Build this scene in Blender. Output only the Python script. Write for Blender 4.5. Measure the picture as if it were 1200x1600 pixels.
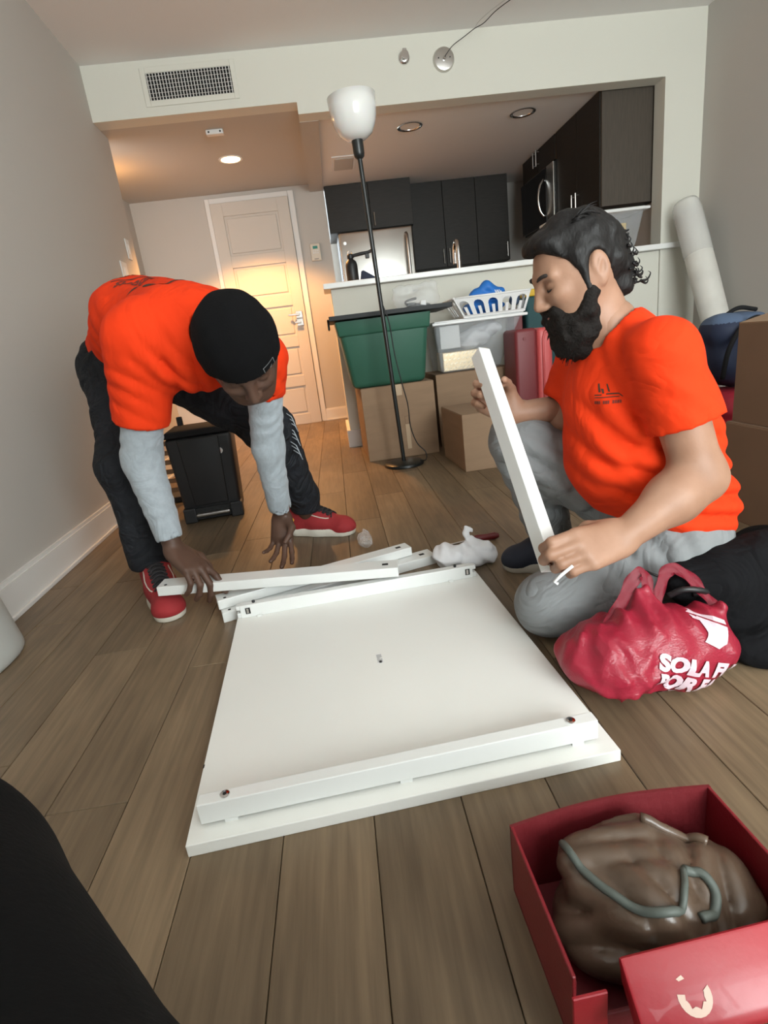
import bpy, bmesh, math, random
import numpy as np
from mathutils import Vector, Matrix
from mathutils.bvhtree import BVHTree
from mathutils.geometry import tessellate_polygon
for o in list(bpy.data.objects): bpy.data.objects.remove(o)
sc = bpy.context.scene
C = sc.collection
random.seed(7)
PI = math.pi

# ---------------------------------------------------------------- camera
cd = bpy.data.cameras.new('camera'); cam = bpy.data.objects.new('camera', cd); C.objects.link(cam)
cd.sensor_fit = 'HORIZONTAL'; cd.sensor_width = 36.0; cd.lens = 36.0*840/1200; cd.clip_start = .02
pit, yaw, rol = .30434, .05499, .12593
fw = Vector((math.sin(yaw)*math.cos(pit), math.cos(yaw)*math.cos(pit), -math.sin(pit)))
r0 = Vector((math.cos(yaw), -math.sin(yaw), 0)); d0 = fw.cross(r0)
rt = math.cos(rol)*r0 + math.sin(rol)*d0; dn = -math.sin(rol)*r0 + math.cos(rol)*d0
cam.matrix_world = Matrix(((rt.x,-dn.x,-fw.x,0),(rt.y,-dn.y,-fw.y,0),(rt.z,-dn.z,-fw.z,.69),(0,0,0,1)))
sc.camera = cam

# ---------------------------------------------------------------- world, daylight through the rear window, exposure
w = bpy.data.worlds.new('sky'); sc.world = w; w.use_nodes = True
bg = w.node_tree.nodes['Background']; bg.inputs[0].default_value = (.86,.95,1.0,1); bg.inputs[1].default_value = 4.0
al = bpy.data.lights.new('window_daylight','AREA'); al.shape = 'RECTANGLE'; al.size = 2.2; al.size_y = 1.75; al.energy = 96; al.color = (.94,1.0,.97)
alo = bpy.data.objects.new('window_daylight', al); C.objects.link(alo); alo.location = (1.30,-1.93,1.32)
alo.rotation_euler = (PI/2+.32,0,0)
sc.view_settings.view_transform = 'Standard'; sc.view_settings.look = 'None'
sc.view_settings.exposure = 0.55; sc.view_settings.gamma = 1.0; sc.view_settings.use_curve_mapping = False

# ---------------------------------------------------------------- materials
MT = {}
def mat(name, col, rough=.5, metal=0, spec=.5, bump=0, bs=60, var=0, vs=6, trans=0, alpha=1, coat=0, sheen=0, emit=None, es=0, stretch=None, sss=0, col2=None, wr=0, wrs=9):
    m = bpy.data.materials.new(name); m.use_nodes = True; nt = m.node_tree; N = nt.nodes; L = nt.links
    p = N['Principled BSDF']
    p.inputs['Base Color'].default_value = (*col,1); p.inputs['Roughness'].default_value = rough; p.inputs['Metallic'].default_value = metal
    p.inputs['Specular IOR Level'].default_value = spec; p.inputs['Transmission Weight'].default_value = trans; p.inputs['Alpha'].default_value = alpha
    p.inputs['Coat Weight'].default_value = coat; p.inputs['Sheen Weight'].default_value = sheen
    if sss: p.inputs['Subsurface Weight'].default_value = sss; p.inputs['Subsurface Radius'].default_value = (.01,.004,.002)
    if emit: p.inputs['Emission Color'].default_value = (*emit,1); p.inputs['Emission Strength'].default_value = es
    if bump or var or col2 or wr:
        tc = N.new('ShaderNodeTexCoord'); mp = N.new('ShaderNodeMapping'); L.new(tc.outputs['Object'], mp.inputs[0])
        if stretch: mp.inputs['Scale'].default_value = stretch
    if bump:
        t = N.new('ShaderNodeTexNoise'); t.inputs['Scale'].default_value = bs; t.inputs['Detail'].default_value = 4; L.new(mp.outputs[0], t.inputs[0])
        b = N.new('ShaderNodeBump'); b.inputs['Strength'].default_value = bump; b.inputs['Distance'].default_value = .004
        L.new(t.outputs[0], b.inputs['Height']); L.new(b.outputs[0], p.inputs['Normal'])
    if wr:      # soft creases in cloth
        t = N.new('ShaderNodeTexNoise'); t.inputs['Scale'].default_value = wrs; t.inputs['Detail'].default_value = 2.5; t.inputs['Distortion'].default_value = 1.6; L.new(mp.outputs[0], t.inputs[0])
        a = N.new('ShaderNodeMath'); a.operation = 'SUBTRACT'; a.inputs[1].default_value = .5; L.new(t.outputs[0], a.inputs[0]); a2 = N.new('ShaderNodeMath'); a2.operation = 'ABSOLUTE'; L.new(a.outputs[0], a2.inputs[0])
        b2 = N.new('ShaderNodeBump'); b2.inputs['Strength'].default_value = wr; b2.inputs['Distance'].default_value = .06; L.new(a2.outputs[0], b2.inputs['Height'])
        if bump: L.new(b2.outputs[0], b.inputs['Normal'])
        else: L.new(b2.outputs[0], p.inputs['Normal'])
    if var or col2:
        t = N.new('ShaderNodeTexNoise'); t.inputs['Scale'].default_value = vs; t.inputs['Detail'].default_value = 5; L.new(mp.outputs[0], t.inputs[0])
        r = N.new('ShaderNodeValToRGB'); L.new(t.outputs[0], r.inputs[0]); r.color_ramp.elements[0].position = .32; r.color_ramp.elements[1].position = .68
        c2 = col2 or tuple(min(1,c*(1+var)) for c in col); c1 = col if col2 else tuple(c*(1-var) for c in col)
        r.color_ramp.elements[0].color = (*c1,1); r.color_ramp.elements[1].color = (*c2,1); L.new(r.outputs[0], p.inputs['Base Color'])
    MT[name] = m; return m
mat('wall', (.50,.475,.44), .85, bump=.08, bs=180); mat('wall_light', (.68,.665,.59), .85, bump=.06, bs=180)
mat('ceil', (.80,.785,.765), .9, bump=.15, bs=120); mat('white_paint', (.72,.71,.69), .45); mat('door', (.58,.535,.48), .45)
mat('white_lam', (.80,.80,.765), .32, var=.015, vs=3); mat('white_edge', (.73,.74,.725), .28); mat('ledge', (.84,.84,.82), .3)
mat('cab', (.017,.014,.011), .5, spec=.3, var=.25, vs=14, stretch=(1,1,14)); mat('cab_side', (.060,.046,.033), .6, var=.15, vs=12, stretch=(8,8,.8))
mat('steel', (.62,.61,.58), .24, 1, var=.04, vs=9, stretch=(1,1,.05)); mat('chrome', (.75,.75,.75), .12, 1); mat('nickel', (.6,.58,.55), .3, 1)
mat('black', (.012,.012,.013), .45); mat('black_gloss', (.008,.008,.010), .12); mat('black_matte', (.010,.010,.011), .8, spec=.2)
mat('cardboard', (.30,.195,.12), .85, var=.07, vs=4, bump=.05, bs=90, stretch=(1,1,6)); mat('cardboard_dark', (.21,.128,.078), .85, var=.06, vs=4)
mat('tape', (.50,.36,.23), .25); mat('tote', (.028,.115,.075), .42, var=.06, vs=3, bump=.05, bs=200); mat('lid_black', (.008,.009,.010), .5, spec=.3)
mat('lamp_black', (.012,.014,.014), .35); mat('opal', (.80,.80,.78), .12, coat=.4, sss=.15)
mat('plastic_white', (.80,.80,.79), .3); mat('cloth_white', (.72,.72,.74), .9, bump=.3, bs=30); mat('paper', (.78,.78,.77), .7)
mat('gold', (.72,.56,.34), .3, .6); mat('gold_light', (.85,.72,.50), .25, .7); mat('blue', (.015,.16,.55), .55, bump=.2, bs=40); mat('navy', (.012,.02,.05), .7, bump=.15, bs=60)
mat('denim_blue', (.08,.12,.20), .8, bump=.2, bs=150); mat('teal_dark', (.012,.06,.065), .7); mat('yellow', (.65,.40,.02), .6)
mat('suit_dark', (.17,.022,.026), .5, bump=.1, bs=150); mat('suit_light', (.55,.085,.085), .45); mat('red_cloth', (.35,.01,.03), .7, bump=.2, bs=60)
mat('foam', (.66,.64,.59), .55, bump=.6, bs=26, var=.05, vs=9); mat('grey_plastic', (.50,.52,.50), .5)
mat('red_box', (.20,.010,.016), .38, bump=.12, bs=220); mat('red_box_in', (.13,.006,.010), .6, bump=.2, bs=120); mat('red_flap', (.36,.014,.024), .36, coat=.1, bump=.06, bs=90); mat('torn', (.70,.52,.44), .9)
mat('leather', (.095,.062,.042), .30, bump=.25, bs=55, var=.15, vs=7); mat('leather_trim', (.085,.10,.088), .55, bump=.1, bs=120)
mat('sticker', (.75,.75,.74), .5); mat('ink', (.02,.02,.02), .6); mat('hole', (.01,.01,.01), .9); mat('red_handle', (.12,.006,.008), .35)
mat('lampglow', (1,.85,.6), .5, emit=(1,.62,.25), es=9); mat('cream', (.66,.60,.50), .5); mat('green_led', (.03,.25,.2), .5)
def glass_mat(name, col, tr, rough=.15, bump=0, bs=30):
    m = bpy.data.materials.new(name); m.use_nodes = True; nt = m.node_tree; N = nt.nodes; L = nt.links
    p = N['Principled BSDF']; p.inputs['Base Color'].default_value = (*col,1); p.inputs['Roughness'].default_value = rough
    t = N.new('ShaderNodeBsdfTransparent'); t.inputs[0].default_value = (1,1,1,1); mx = N.new('ShaderNodeMixShader'); mx.inputs[0].default_value = tr
    L.new(p.outputs[0], mx.inputs[1]); L.new(t.outputs[0], mx.inputs[2]); L.new(mx.outputs[0], N['Material Output'].inputs[0])
    if bump:
        x = N.new('ShaderNodeTexNoise'); x.inputs['Scale'].default_value = bs; b = N.new('ShaderNodeBump'); b.inputs['Strength'].default_value = bump; b.inputs['Distance'].default_value = .004
        L.new(x.outputs[0], b.inputs['Height']); L.new(b.outputs[0], p.inputs['Normal'])
    MT[name] = m
glass_mat('clear_plastic', (.72,.76,.80), .82, .12); glass_mat('frosted', (.62,.66,.70), .45, .3); glass_mat('film', (.85,.87,.88), .72, .12, .8, 40)
glass_mat('wrap', (.80,.80,.78), .55, .1, .6, 30); glass_mat('pane', (.9,.95,1), .93, .02)
def plank_mat():
    m = bpy.data.materials.new('oak_plank'); m.use_nodes = True; nt = m.node_tree; N = nt.nodes; L = nt.links; p = N['Principled BSDF']
    tc = N.new('ShaderNodeTexCoord'); oi = N.new('ShaderNodeObjectInfo'); ad = N.new('ShaderNodeVectorMath'); ad.operation = 'MULTIPLY_ADD'
    cb = N.new('ShaderNodeCombineXYZ'); 
    for i in range(3): L.new(oi.outputs['Random'], cb.inputs[i])
    ad.inputs[1].default_value = (37,53,11); L.new(cb.outputs[0], ad.inputs[0]); L.new(tc.outputs['Object'], ad.inputs[2])
    def noise(scale, sx, sy, det=5, dist=0):
        mp = N.new('ShaderNodeMapping'); mp.inputs['Scale'].default_value = (sx,sy,1); L.new(ad.outputs[0], mp.inputs[0])
        t = N.new('ShaderNodeTexNoise'); t.inputs['Scale'].default_value = scale; t.inputs['Detail'].default_value = det; t.inputs['Distortion'].default_value = dist; L.new(mp.outputs[0], t.inputs[0]); return t
    g = noise(9, 9, .55, 8, .3); big = noise(2.2, 2.2, .8, 3, .6); fine = noise(60, 6, .25, 4)
    r = N.new('ShaderNodeValToRGB'); L.new(g.outputs[0], r.inputs[0]); e = r.color_ramp.elements
    e[0].position = .28; e[0].color = (.148,.106,.066,1); e[1].position = .74; e[1].color = (.238,.172,.108,1)
    r2 = N.new('ShaderNodeValToRGB'); L.new(big.outputs[0], r2.inputs[0]); e = r2.color_ramp.elements
    e[0].position = .30; e[0].color = (.66,.64,.62,1); e[1].position = .66; e[1].color = (1.12,1.1,1.06,1)
    mx = N.new('ShaderNodeMix'); mx.data_type = 'RGBA'; mx.blend_type = 'MULTIPLY'; mx.inputs[0].default_value = 1
    L.new(r.outputs[0], mx.inputs[6]); L.new(r2.outputs[0], mx.inputs[7])
    r3 = N.new('ShaderNodeMapRange'); r3.inputs[3].default_value = .80; r3.inputs[4].default_value = 1.16; L.new(oi.outputs['Random'], r3.inputs[0])
    vm = N.new('ShaderNodeVectorMath'); vm.operation = 'SCALE'; L.new(mx.outputs[2], vm.inputs[0]); L.new(r3.outputs[0], vm.inputs['Scale'])
    L.new(vm.outputs[0], p.inputs['Base Color']); p.inputs['Roughness'].default_value = .42; p.inputs['Specular IOR Level'].default_value = .4
    b = N.new('ShaderNodeBump'); b.inputs['Strength'].default_value = .12; b.inputs['Distance'].default_value = .002; L.new(fine.outputs[0], b.inputs['Height']); L.new(b.outputs[0], p.inputs['Normal'])
    MT['plank'] = m
plank_mat()

# ---------------------------------------------------------------- helpers
def link(o): C.objects.link(o); return o
def mk(name, me, m, parent=None, smooth=False):
    if smooth:
        me.polygons.foreach_set('use_smooth', [True]*len(me.polygons))
    for x in (m if isinstance(m,(list,tuple)) else [m]): me.materials.append(MT[x] if isinstance(x,str) else x)
    o = bpy.data.objects.new(name, me); link(o)
    if parent: o.parent = parent
    return o
def ob(name, bm, m, parent=None, smooth=False):
    me = bpy.data.meshes.new(name); bmesh.ops.recalc_face_normals(bm, faces=bm.faces); bm.to_mesh(me); bm.free()
    if smooth == 'auto':
        bm2 = None; me.polygons.foreach_set('use_smooth', [True]*len(me.polygons)); me.set_sharp_from_angle(angle=math.radians(38)); smooth = False
    return mk(name, me, m, parent, smooth)
def pyd(name, v, f, m, parent=None, smooth=True):
    me = bpy.data.meshes.new(name); me.from_pydata([tuple(map(float,x)) for x in v], [], [tuple(map(int,x)) for x in f]); me.update()
    return mk(name, me, m, parent, smooth)
def tag(o, label, cat, group=None, kind=None):
    o['label'] = label; o['category'] = cat
    if group: o['group'] = group
    if kind: o['kind'] = kind
    return o
def thing(name, label, cat, loc=(0,0,0), rz=0, group=None):
    o = bpy.data.objects.new(name, None); link(o); o.location = loc; o.rotation_euler = (0,0,rz); o.empty_display_size = .05
    return tag(o, label, cat, group)
def box(lo, hi, bev=0, seg=2, bm=None, T=None):
    b = bmesh.new(); bmesh.ops.create_cube(b, size=1)
    for v in b.verts: v.co = Vector([lo[i]+(v.co[i]+.5)*(hi[i]-lo[i]) for i in range(3)])
    if bev: bmesh.ops.bevel(b, geom=list(b.edges), offset=bev, segments=seg, profile=.5, affect='EDGES')
    if T is not None: b.transform(T)
    return add(bm, b)
def add(bm, b):
    if bm is None: return b
    t = bpy.data.meshes.new('t'); b.to_mesh(t); b.free(); bm.from_mesh(t); bpy.data.meshes.remove(t); return bm
def tub(lo, hi, x0,x1): pass
def frustum(bx, tx, z0, z1, bev=0, bm=None, open_top=False, thick=0):
    # bottom rect bx=(x0,x1,y0,y1), top rect tx; optional hollow shell
    b = bmesh.new()
    def ring(r, z): return [b.verts.new(p) for p in ((r[0],r[2],z),(r[1],r[2],z),(r[1],r[3],z),(r[0],r[3],z))]
    A = ring(bx,z0); B = ring(tx,z1); b.faces.new(A[::-1])
    for i in range(4): b.faces.new((A[i],A[(i+1)%4],B[(i+1)%4],B[i]))
    if not open_top: b.faces.new(B)
    if bev:
        es = [e for e in b.edges if not e.is_boundary]
        bmesh.ops.bevel(b, geom=es, offset=bev, segments=3, profile=.5, affect='EDGES')
    if thick: bmesh.ops.recalc_face_normals(b, faces=b.faces); bmesh.ops.solidify(b, geom=list(b.faces), thickness=thick)
    return add(bm, b)
def cyl(p0, p1, r0, r1=None, n=24, bm=None, bev=0):
    p0 = Vector(p0); p1 = Vector(p1); d = p1-p0; b = bmesh.new()
    bmesh.ops.create_cone(b, cap_ends=True, segments=n, radius1=r0, radius2=r0 if r1 is None else r1, depth=d.length)
    if bev: bmesh.ops.bevel(b, geom=[e for e in b.edges if len(e.link_faces)==2 and any(len(f.verts)>4 for f in e.link_faces)], offset=bev, segments=2, affect='EDGES', profile=.5)
    b.transform(Matrix.Translation((p0+p1)/2) @ d.to_track_quat('Z','Y').to_matrix().to_4x4()); return add(bm, b)
def lathe(prof, n=32, bm=None, T=None):
    b = bmesh.new(); rings = []
    for r, z in prof:
        rings.append([b.verts.new((r*math.cos(2*PI*i/n), r*math.sin(2*PI*i/n), z)) for i in range(n)] if r > 1e-6 else [b.verts.new((0,0,z))])
    for A, B in zip(rings, rings[1:]):
        for i in range(n):
            j = (i+1) % n
            q = [A[i % len(A)], A[j % len(A)], B[j % len(B)], B[i % len(B)]]
            u = []
            for x in q:
                if x not in u: u.append(x)
            if len(u) > 2: b.faces.new(u)
    if T is not None: b.transform(T)
    return add(bm, b)
def tube(pts, r, n=8, bm=None, cap=True):
    # swept tube; r number or list
    P = [Vector(p) for p in pts]; R = r if isinstance(r,(list,tuple)) else [r]*len(P); b = bmesh.new(); up = None; rings = []
    for i, p in enumerate(P):
        t = (P[min(i+1,len(P)-1)]-P[max(i-1,0)]).normalized()
        if up is None: up = t.orthogonal().normalized()
        up = (up - t*up.dot(t)).normalized(); s = t.cross(up)
        rings.append([b.verts.new(p + (up*math.cos(2*PI*k/n)+s*math.sin(2*PI*k/n))*R[i]) for k in range(n)])
    for A, B in zip(rings, rings[1:]):
        for k in range(n): b.faces.new((A[k],A[(k+1)%n],B[(k+1)%n],B[k]))
    if cap: b.faces.new(rings[0][::-1]); b.faces.new(rings[-1])
    return add(bm, b)
def spline(pts, n=8):
    P = [Vector(p) for p in pts]; P = [P[0]*2-P[1]]+P+[P[-1]*2-P[-2]]; out = []
    for i in range(1,len(P)-2):
        for k in range(n):
            t = k/n; a,b,c,d = P[i-1],P[i],P[i+1],P[i+2]
            out.append(.5*((2*b)+(c-a)*t+(2*a-5*b+4*c-d)*t*t+(3*b-a-3*c+d)*t**3))
    out.append(P[-2]); return out
def prism(poly, z0, z1, T=None, bm=None, bev=0):
    b = bmesh.new(); A = [b.verts.new((x,y,z0)) for x,y in poly]; f = b.faces.new(A)
    r = bmesh.ops.extrude_face_region(b, geom=[f]); bmesh.ops.translate(b, vec=(0,0,z1-z0), verts=[v for v in r['geom'] if isinstance(v,bmesh.types.BMVert)])
    if bev: bmesh.ops.recalc_face_normals(b, faces=b.faces); bmesh.ops.bevel(b, geom=list(b.edges), offset=bev, segments=1, affect='EDGES')
    if T is not None: b.transform(T)
    return add(bm, b)
XZ = Matrix(((1,0,0,0),(0,0,-1,0),(0,1,0,0),(0,0,0,1)))   # polygon xy -> world xz, extruding towards -y
def copy_tree(o, parent=None):
    c = o.copy(); link(c)
    if parent: c.parent = parent
    for ch in o.children: copy_tree(ch, c)
    return c
def text_mesh(body, size, bold=0, shear=0, align='LEFT'):
    cu = bpy.data.curves.new('txt','FONT'); cu.body = body; cu.size = size; cu.offset = bold; cu.shear = shear; cu.align_x = align; cu.resolution_u = 3
    o = bpy.data.objects.new('txt', cu); link(o); dg = bpy.context.evaluated_depsgraph_get(); dg.update()
    me = bpy.data.meshes.new_from_object(o.evaluated_get(dg)); V = [tuple(v.co) for v in me.vertices]; F = [tuple(p.vertices) for p in me.polygons]
    bpy.data.objects.remove(o); bpy.data.curves.remove(cu); bpy.data.meshes.remove(me); return V, F
def poly_flat(polys):
    V = []; F = []
    for p in polys:
        n = len(V); V += [(x,y,0) for x,y in p]
        F += [tuple(n+i for i in t) for t in tessellate_polygon([[Vector((x,y,0)) for x,y in p]])]
    return V, F
def decal(name, VF, org, ux, uy, target, m, parent, off=.0015, maxd=.25):
    # print laid on a surface: every vertex drops along the print's own normal on to the target mesh
    V, F = VF; b = bmesh.new(); vs = [b.verts.new(v) for v in V]
    for f in F:
        try: b.faces.new([vs[i] for i in f])
        except ValueError: pass
    bmesh.ops.triangulate(b, faces=b.faces)
    for _ in range(3):
        es = [e for e in b.edges if e.calc_length() > .008]
        if es: bmesh.ops.subdivide_edges(b, edges=es, cuts=1); bmesh.ops.triangulate(b, faces=b.faces)
    ux = Vector(ux).normalized(); uy = Vector(uy); uy = (uy-ux*uy.dot(ux)).normalized(); n = ux.cross(uy); org = Vector(org)
    bv = BVHTree.FromPolygons([v.co for v in target.data.vertices], [p.vertices for p in target.data.polygons])
    bad = []
    for v in b.verts:
        p = org+ux*v.co.x+uy*v.co.y; h = bv.ray_cast(p+n*.10, -n, maxd)
        if h[0] is None: bad.append(v)
        else: v.co = h[0]+n*off
    bmesh.ops.delete(b, geom=bad, context='VERTS')
    me = bpy.data.meshes.new(name); b.to_mesh(me); b.free(); return mk(name, me, m, parent)

# ---------------------------------------------------------------- signed-distance modelling (bodies, clothes, soft goods)
def packets(*ps):
    # local cloth creases: (centre, spread, direction across the creases, wavelength, height)
    def fn(X,Y,Z):
        o = 0
        for c,s,d,wl,am in ps:
            d = np.array(d,float)/np.linalg.norm(d); x,y,z = X-c[0],Y-c[1],Z-c[2]; g = np.exp(-(x*x+y*y+z*z)/(s*s)); v = x*d[0]+y*d[1]+z*d[2]
            o = o+am*g*(1-2*np.abs(np.sin(PI*v/wl+1.1*np.sin(9*x+7*y-8*z+c[0]*40)))**.8)
        return o
    return fn
class Field:
    def __init__(s, lo, hi, h):
        s.lo = np.array(lo,float); s.h = h; n = np.ceil((np.array(hi)-s.lo)/h).astype(int)+1; s.n = n
        s.ax = [s.lo[i]+h*np.arange(n[i]) for i in range(3)]; s.V = np.full(n, .2, np.float32)
    def sub(s, lo, hi):
        sl = []
        for i in range(3):
            a = max(0,int((lo[i]-s.lo[i])/s.h)-1); b = min(s.n[i],int((hi[i]-s.lo[i])/s.h)+2)
            if b <= a: return None
            sl.append(slice(a,b))
        return tuple(sl)
    def pts(s, sl): return np.meshgrid(*[s.ax[i][sl[i]] for i in range(3)], indexing='ij', sparse=True)
    def put(s, sl, d, k, mode):
        a = s.V[sl]
        if mode == 'add':
            if k <= 0: s.V[sl] = np.minimum(a,d); return
            t = np.clip(.5+.5*(d-a)/k,0,1); s.V[sl] = d*(1-t)+a*t-k*t*(1-t)
        elif mode == 'cut':
            if k <= 0: s.V[sl] = np.maximum(a,-d); return
            t = np.clip(.5-.5*(d+a)/k,0,1); s.V[sl] = a*(1-t)+(-d)*t+k*t*(1-t)
        elif mode == 'and': s.V[sl] = np.maximum(a,d)
    def cone(s, a, b, ra, rb=None, k=.02, mode='add', u=None, q=1.0):
        a = np.array(a,float); b = np.array(b,float); rb = ra if rb is None else rb; m = max(ra,rb)*max(1,q)+k+2*s.h
        sl = s.sub(np.minimum(a,b)-m, np.maximum(a,b)+m)
        if sl is None: return s
        X,Y,Z = s.pts(sl); x,y,z = X-a[0],Y-a[1],Z-a[2]; d = b-a; L2 = max(d@d,1e-9)
        t = np.clip((x*d[0]+y*d[1]+z*d[2])/L2,0,1); x = x-t*d[0]; y = y-t*d[1]; z = z-t*d[2]
        r2 = x*x+y*y+z*z
        if u is not None:      # cross-section widened q times along u
            u = np.array(u,float); u /= np.linalg.norm(u); c = x*u[0]+y*u[1]+z*u[2]; r2 = r2-c*c*(1-1/(q*q))
        s.put(sl, (np.sqrt(r2)-(ra+t*(rb-ra))).astype(np.float32), k, mode); return s
    def chain(s, pts, rs, k=.02, **kw):
        for i in range(len(pts)-1): s.cone(pts[i],pts[i+1],rs[i],rs[i+1],k,**kw)
        return s
    def ell(s, c, r, R=None, k=.02, mode='add'):
        c = np.array(c,float); r = np.array(r,float); m = r.max()+k+2*s.h; sl = s.sub(c-m,c+m)
        if sl is None: return s
        X,Y,Z = s.pts(sl); x,y,z = X-c[0],Y-c[1],Z-c[2]
        if R is not None:
            R = np.array(R,float); x,y,z = (x*R[0,0]+y*R[1,0]+z*R[2,0]),(x*R[0,1]+y*R[1,1]+z*R[2,1]),(x*R[0,2]+y*R[1,2]+z*R[2,2])
        k0 = np.sqrt((x/r[0])**2+(y/r[1])**2+(z/r[2])**2); k1 = np.sqrt((x/r[0]**2)**2+(y/r[1]**2)**2+(z/r[2]**2)**2)+1e-6
        s.put(sl, (k0*(k0-1)/k1).astype(np.float32), k, mode); return s
    def plane(s, p, n, mode='and'):      # keep the side the normal points away from
        n = np.array(n,float); n /= np.linalg.norm(n); sl = (slice(None),)*3; X,Y,Z = s.pts(sl)
        s.put(sl, ((X-p[0])*n[0]+(Y-p[1])*n[1]+(Z-p[2])*n[2]).astype(np.float32), 0, mode); return s
    def warp(s, fn):
        X,Y,Z = s.pts((slice(None),)*3); s.V += fn(X,Y,Z).astype(np.float32); return s
    def grab(s): return s.V.copy()
    def mesh(s):
        V = s.V; nx,ny,nz = V.shape; I = V < 0
        corners = [(i,j,k) for i in (0,1) for j in (0,1) for k in (0,1)]
        cnt = sum(I[i:nx-1+i, j:ny-1+j, k:nz-1+k].astype(np.int8) for i,j,k in corners)
        act = np.argwhere((cnt > 0) & (cnt < 8)); idx = np.full((nx-1,ny-1,nz-1), -1, np.int32); idx[tuple(act.T)] = np.arange(len(act))
        acc = np.zeros((len(act),3)); num = np.zeros(len(act))
        for a in corners:
            for ax in range(3):
                if a[ax]: continue
                b = list(a); b[ax] = 1
                va = V[tuple((act+np.array(a)).T)]; vb = V[tuple((act+np.array(b)).T)]; m = (va < 0) != (vb < 0)
                t = np.where(m, va/np.where(m,va-vb,1), 0); p = np.tile(np.array(a,float),(len(act),1)); p[:,ax] += t
                acc += p*m[:,None]; num += m
        P = s.lo+(act+acc/num[:,None])*s.h; F = []
        for ax in range(3):
            o1,o2 = [i for i in range(3) if i != ax]
            sa = [slice(None)]*3; sb = [slice(None)]*3; sa[ax] = slice(0,-1); sb[ax] = slice(1,None)
            A = I[tuple(sa)]; B = I[tuple(sb)]; e = np.argwhere(A != B); e = e[(e[:,o1]>0)&(e[:,o2]>0)&(e[:,o1]<s.n[o1]-1)&(e[:,o2]<s.n[o2]-1)]
            ins = A[tuple(e.T)]
            def at(d1,d2):
                c = e.copy(); c[:,o1] -= d1; c[:,o2] -= d2; return idx[tuple(c.T)]
            q = np.stack([at(0,0),at(1,0),at(1,1),at(0,1)],1)
            flip = ins if ax != 1 else ~ins
            q[~flip] = q[~flip][:,::-1]; F.append(q)
        return P, np.concatenate(F)
def relax(P, F, it=2, f=.5):
    for _ in range(it):
        S = np.zeros_like(P); n = np.zeros(len(P))
        for a,b in ((0,1),(1,2),(2,3),(3,0)):
            np.add.at(S,F[:,a],P[F[:,b]]); np.add.at(S,F[:,b],P[F[:,a]]); np.add.at(n,F[:,a],1); np.add.at(n,F[:,b],1)
        P = P+(S/np.maximum(n,1)[:,None]-P)*f
    return P
def skin_obj(name, fields, m, parent=None, pick=None, it=2, flip=False):
    Ps = []; Fs = []; n = 0
    for fd in (fields if isinstance(fields,list) else [fields]):
        P, F = fd.mesh(); P = relax(P,F,it); Ps.append(P); Fs.append(F+n); n += len(P)
    P = np.concatenate(Ps); F = np.concatenate(Fs)
    if parent is not None and any(parent.location): P = P-np.array(parent.location)
    me = bpy.data.meshes.new(name); me.vertices.add(len(P)); me.vertices.foreach_set('co', P.astype(np.float32).ravel())
    me.loops.add(F.size); me.loops.foreach_set('vertex_index', F[:,::-1].ravel() if flip else F.ravel()); me.polygons.add(len(F)); me.polygons.foreach_set('loop_start', np.arange(0,F.size,4)); me.polygons.foreach_set('loop_total', np.full(len(F),4))
    me.update(calc_edges=True); me.validate()
    o = mk(name, me, m, parent, True)
    if pick is not None:
        c = P[F].mean(1); me.polygons.foreach_set('material_index', pick(c).astype(np.int32))
    return o
def folds(seed, amp, freq, dirs=3, sharp=False):
    rg = np.random.RandomState(seed); D = rg.normal(size=(dirs,3)); D /= np.linalg.norm(D,axis=1)[:,None]; W = rg.normal(size=(dirs,3))*freq*.45; ph = rg.uniform(0,6.28,(dirs,2))
    def fn(X,Y,Z):
        o = 0
        for i in range(dirs):
            v = np.sin(freq*(D[i,0]*X+D[i,1]*Y+D[i,2]*Z)+2.2*np.sin(W[i,0]*X+W[i,1]*Y+W[i,2]*Z+ph[i,1])+ph[i,0])
            o = o+(2*np.abs(v)**.7-1 if sharp else v)
        return o*amp/dirs
    return fn

# ================================================================ the setting
def struct(o, label, cat): return tag(o, label, cat, kind='structure')
LW = lambda y: -1.127-.037*(y-1.67)                       # room face of the left wall
fl = struct(ob('floor', box((-2.3,-1.9,-.06),(2.7,6.2,-.013)), 'cardboard_dark'), 'brown oak plank floor running towards the front door', 'floor')
PW = .1385; pm = {}
for c in range(-16, 20):
    x = -.0385+c*PW
    if x < -1.66 or x > 2.56: continue
    y = -1.9+random.uniform(-1.1,0)
    while y < 5.55:
        L = random.choice((1.2,1.2,.9)); y0 = max(y,-1.9); y1 = min(y+L, 5.55 if x < .02 else 3.87)
        if y1-y0 > .05:
            k = round(y1-y0,3)
            if k not in pm:
                me = bpy.data.meshes.new('plank'); b = box((.0006,.0006,-.013),(PW-.0006,k-.0006,0), .0011, 1); b.to_mesh(me); b.free(); me.materials.append(MT['plank']); pm[k] = me
            o = bpy.data.objects.new('plank', pm[k]); link(o); o.parent = fl; o.location = (x,y0,0)
        y += L
def wallprism(name, poly, z0, z1, m, label): return struct(ob(name, prism(poly,z0,z1), m), label, 'wall')
wallprism('wall_left', [(LW(-1.9),-1.9),(LW(4.1),4.1),(LW(4.1)-.13,4.1),(LW(-1.9)-.13,-1.9)], -.06, 2.46, 'wall', 'plain greige wall on the left with a white baseboard')
struct(ob('wall_hall', box((-1.72,4.1,-.06),(-1.60,5.67,2.3)), 'wall'), 'short hall wall beyond the end of the left wall', 'wall')
struct(ob('wall_back', box((-1.72,5.55,-.06),(.125,5.67,2.3)), 'wall'), 'greige wall around the white front door', 'wall')
struct(ob('wall_right', box((2.575,-1.9,-.06),(2.70,3.97,2.46)), 'wall'), 'plain greige wall on the right behind the boxes', 'wall')
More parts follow.
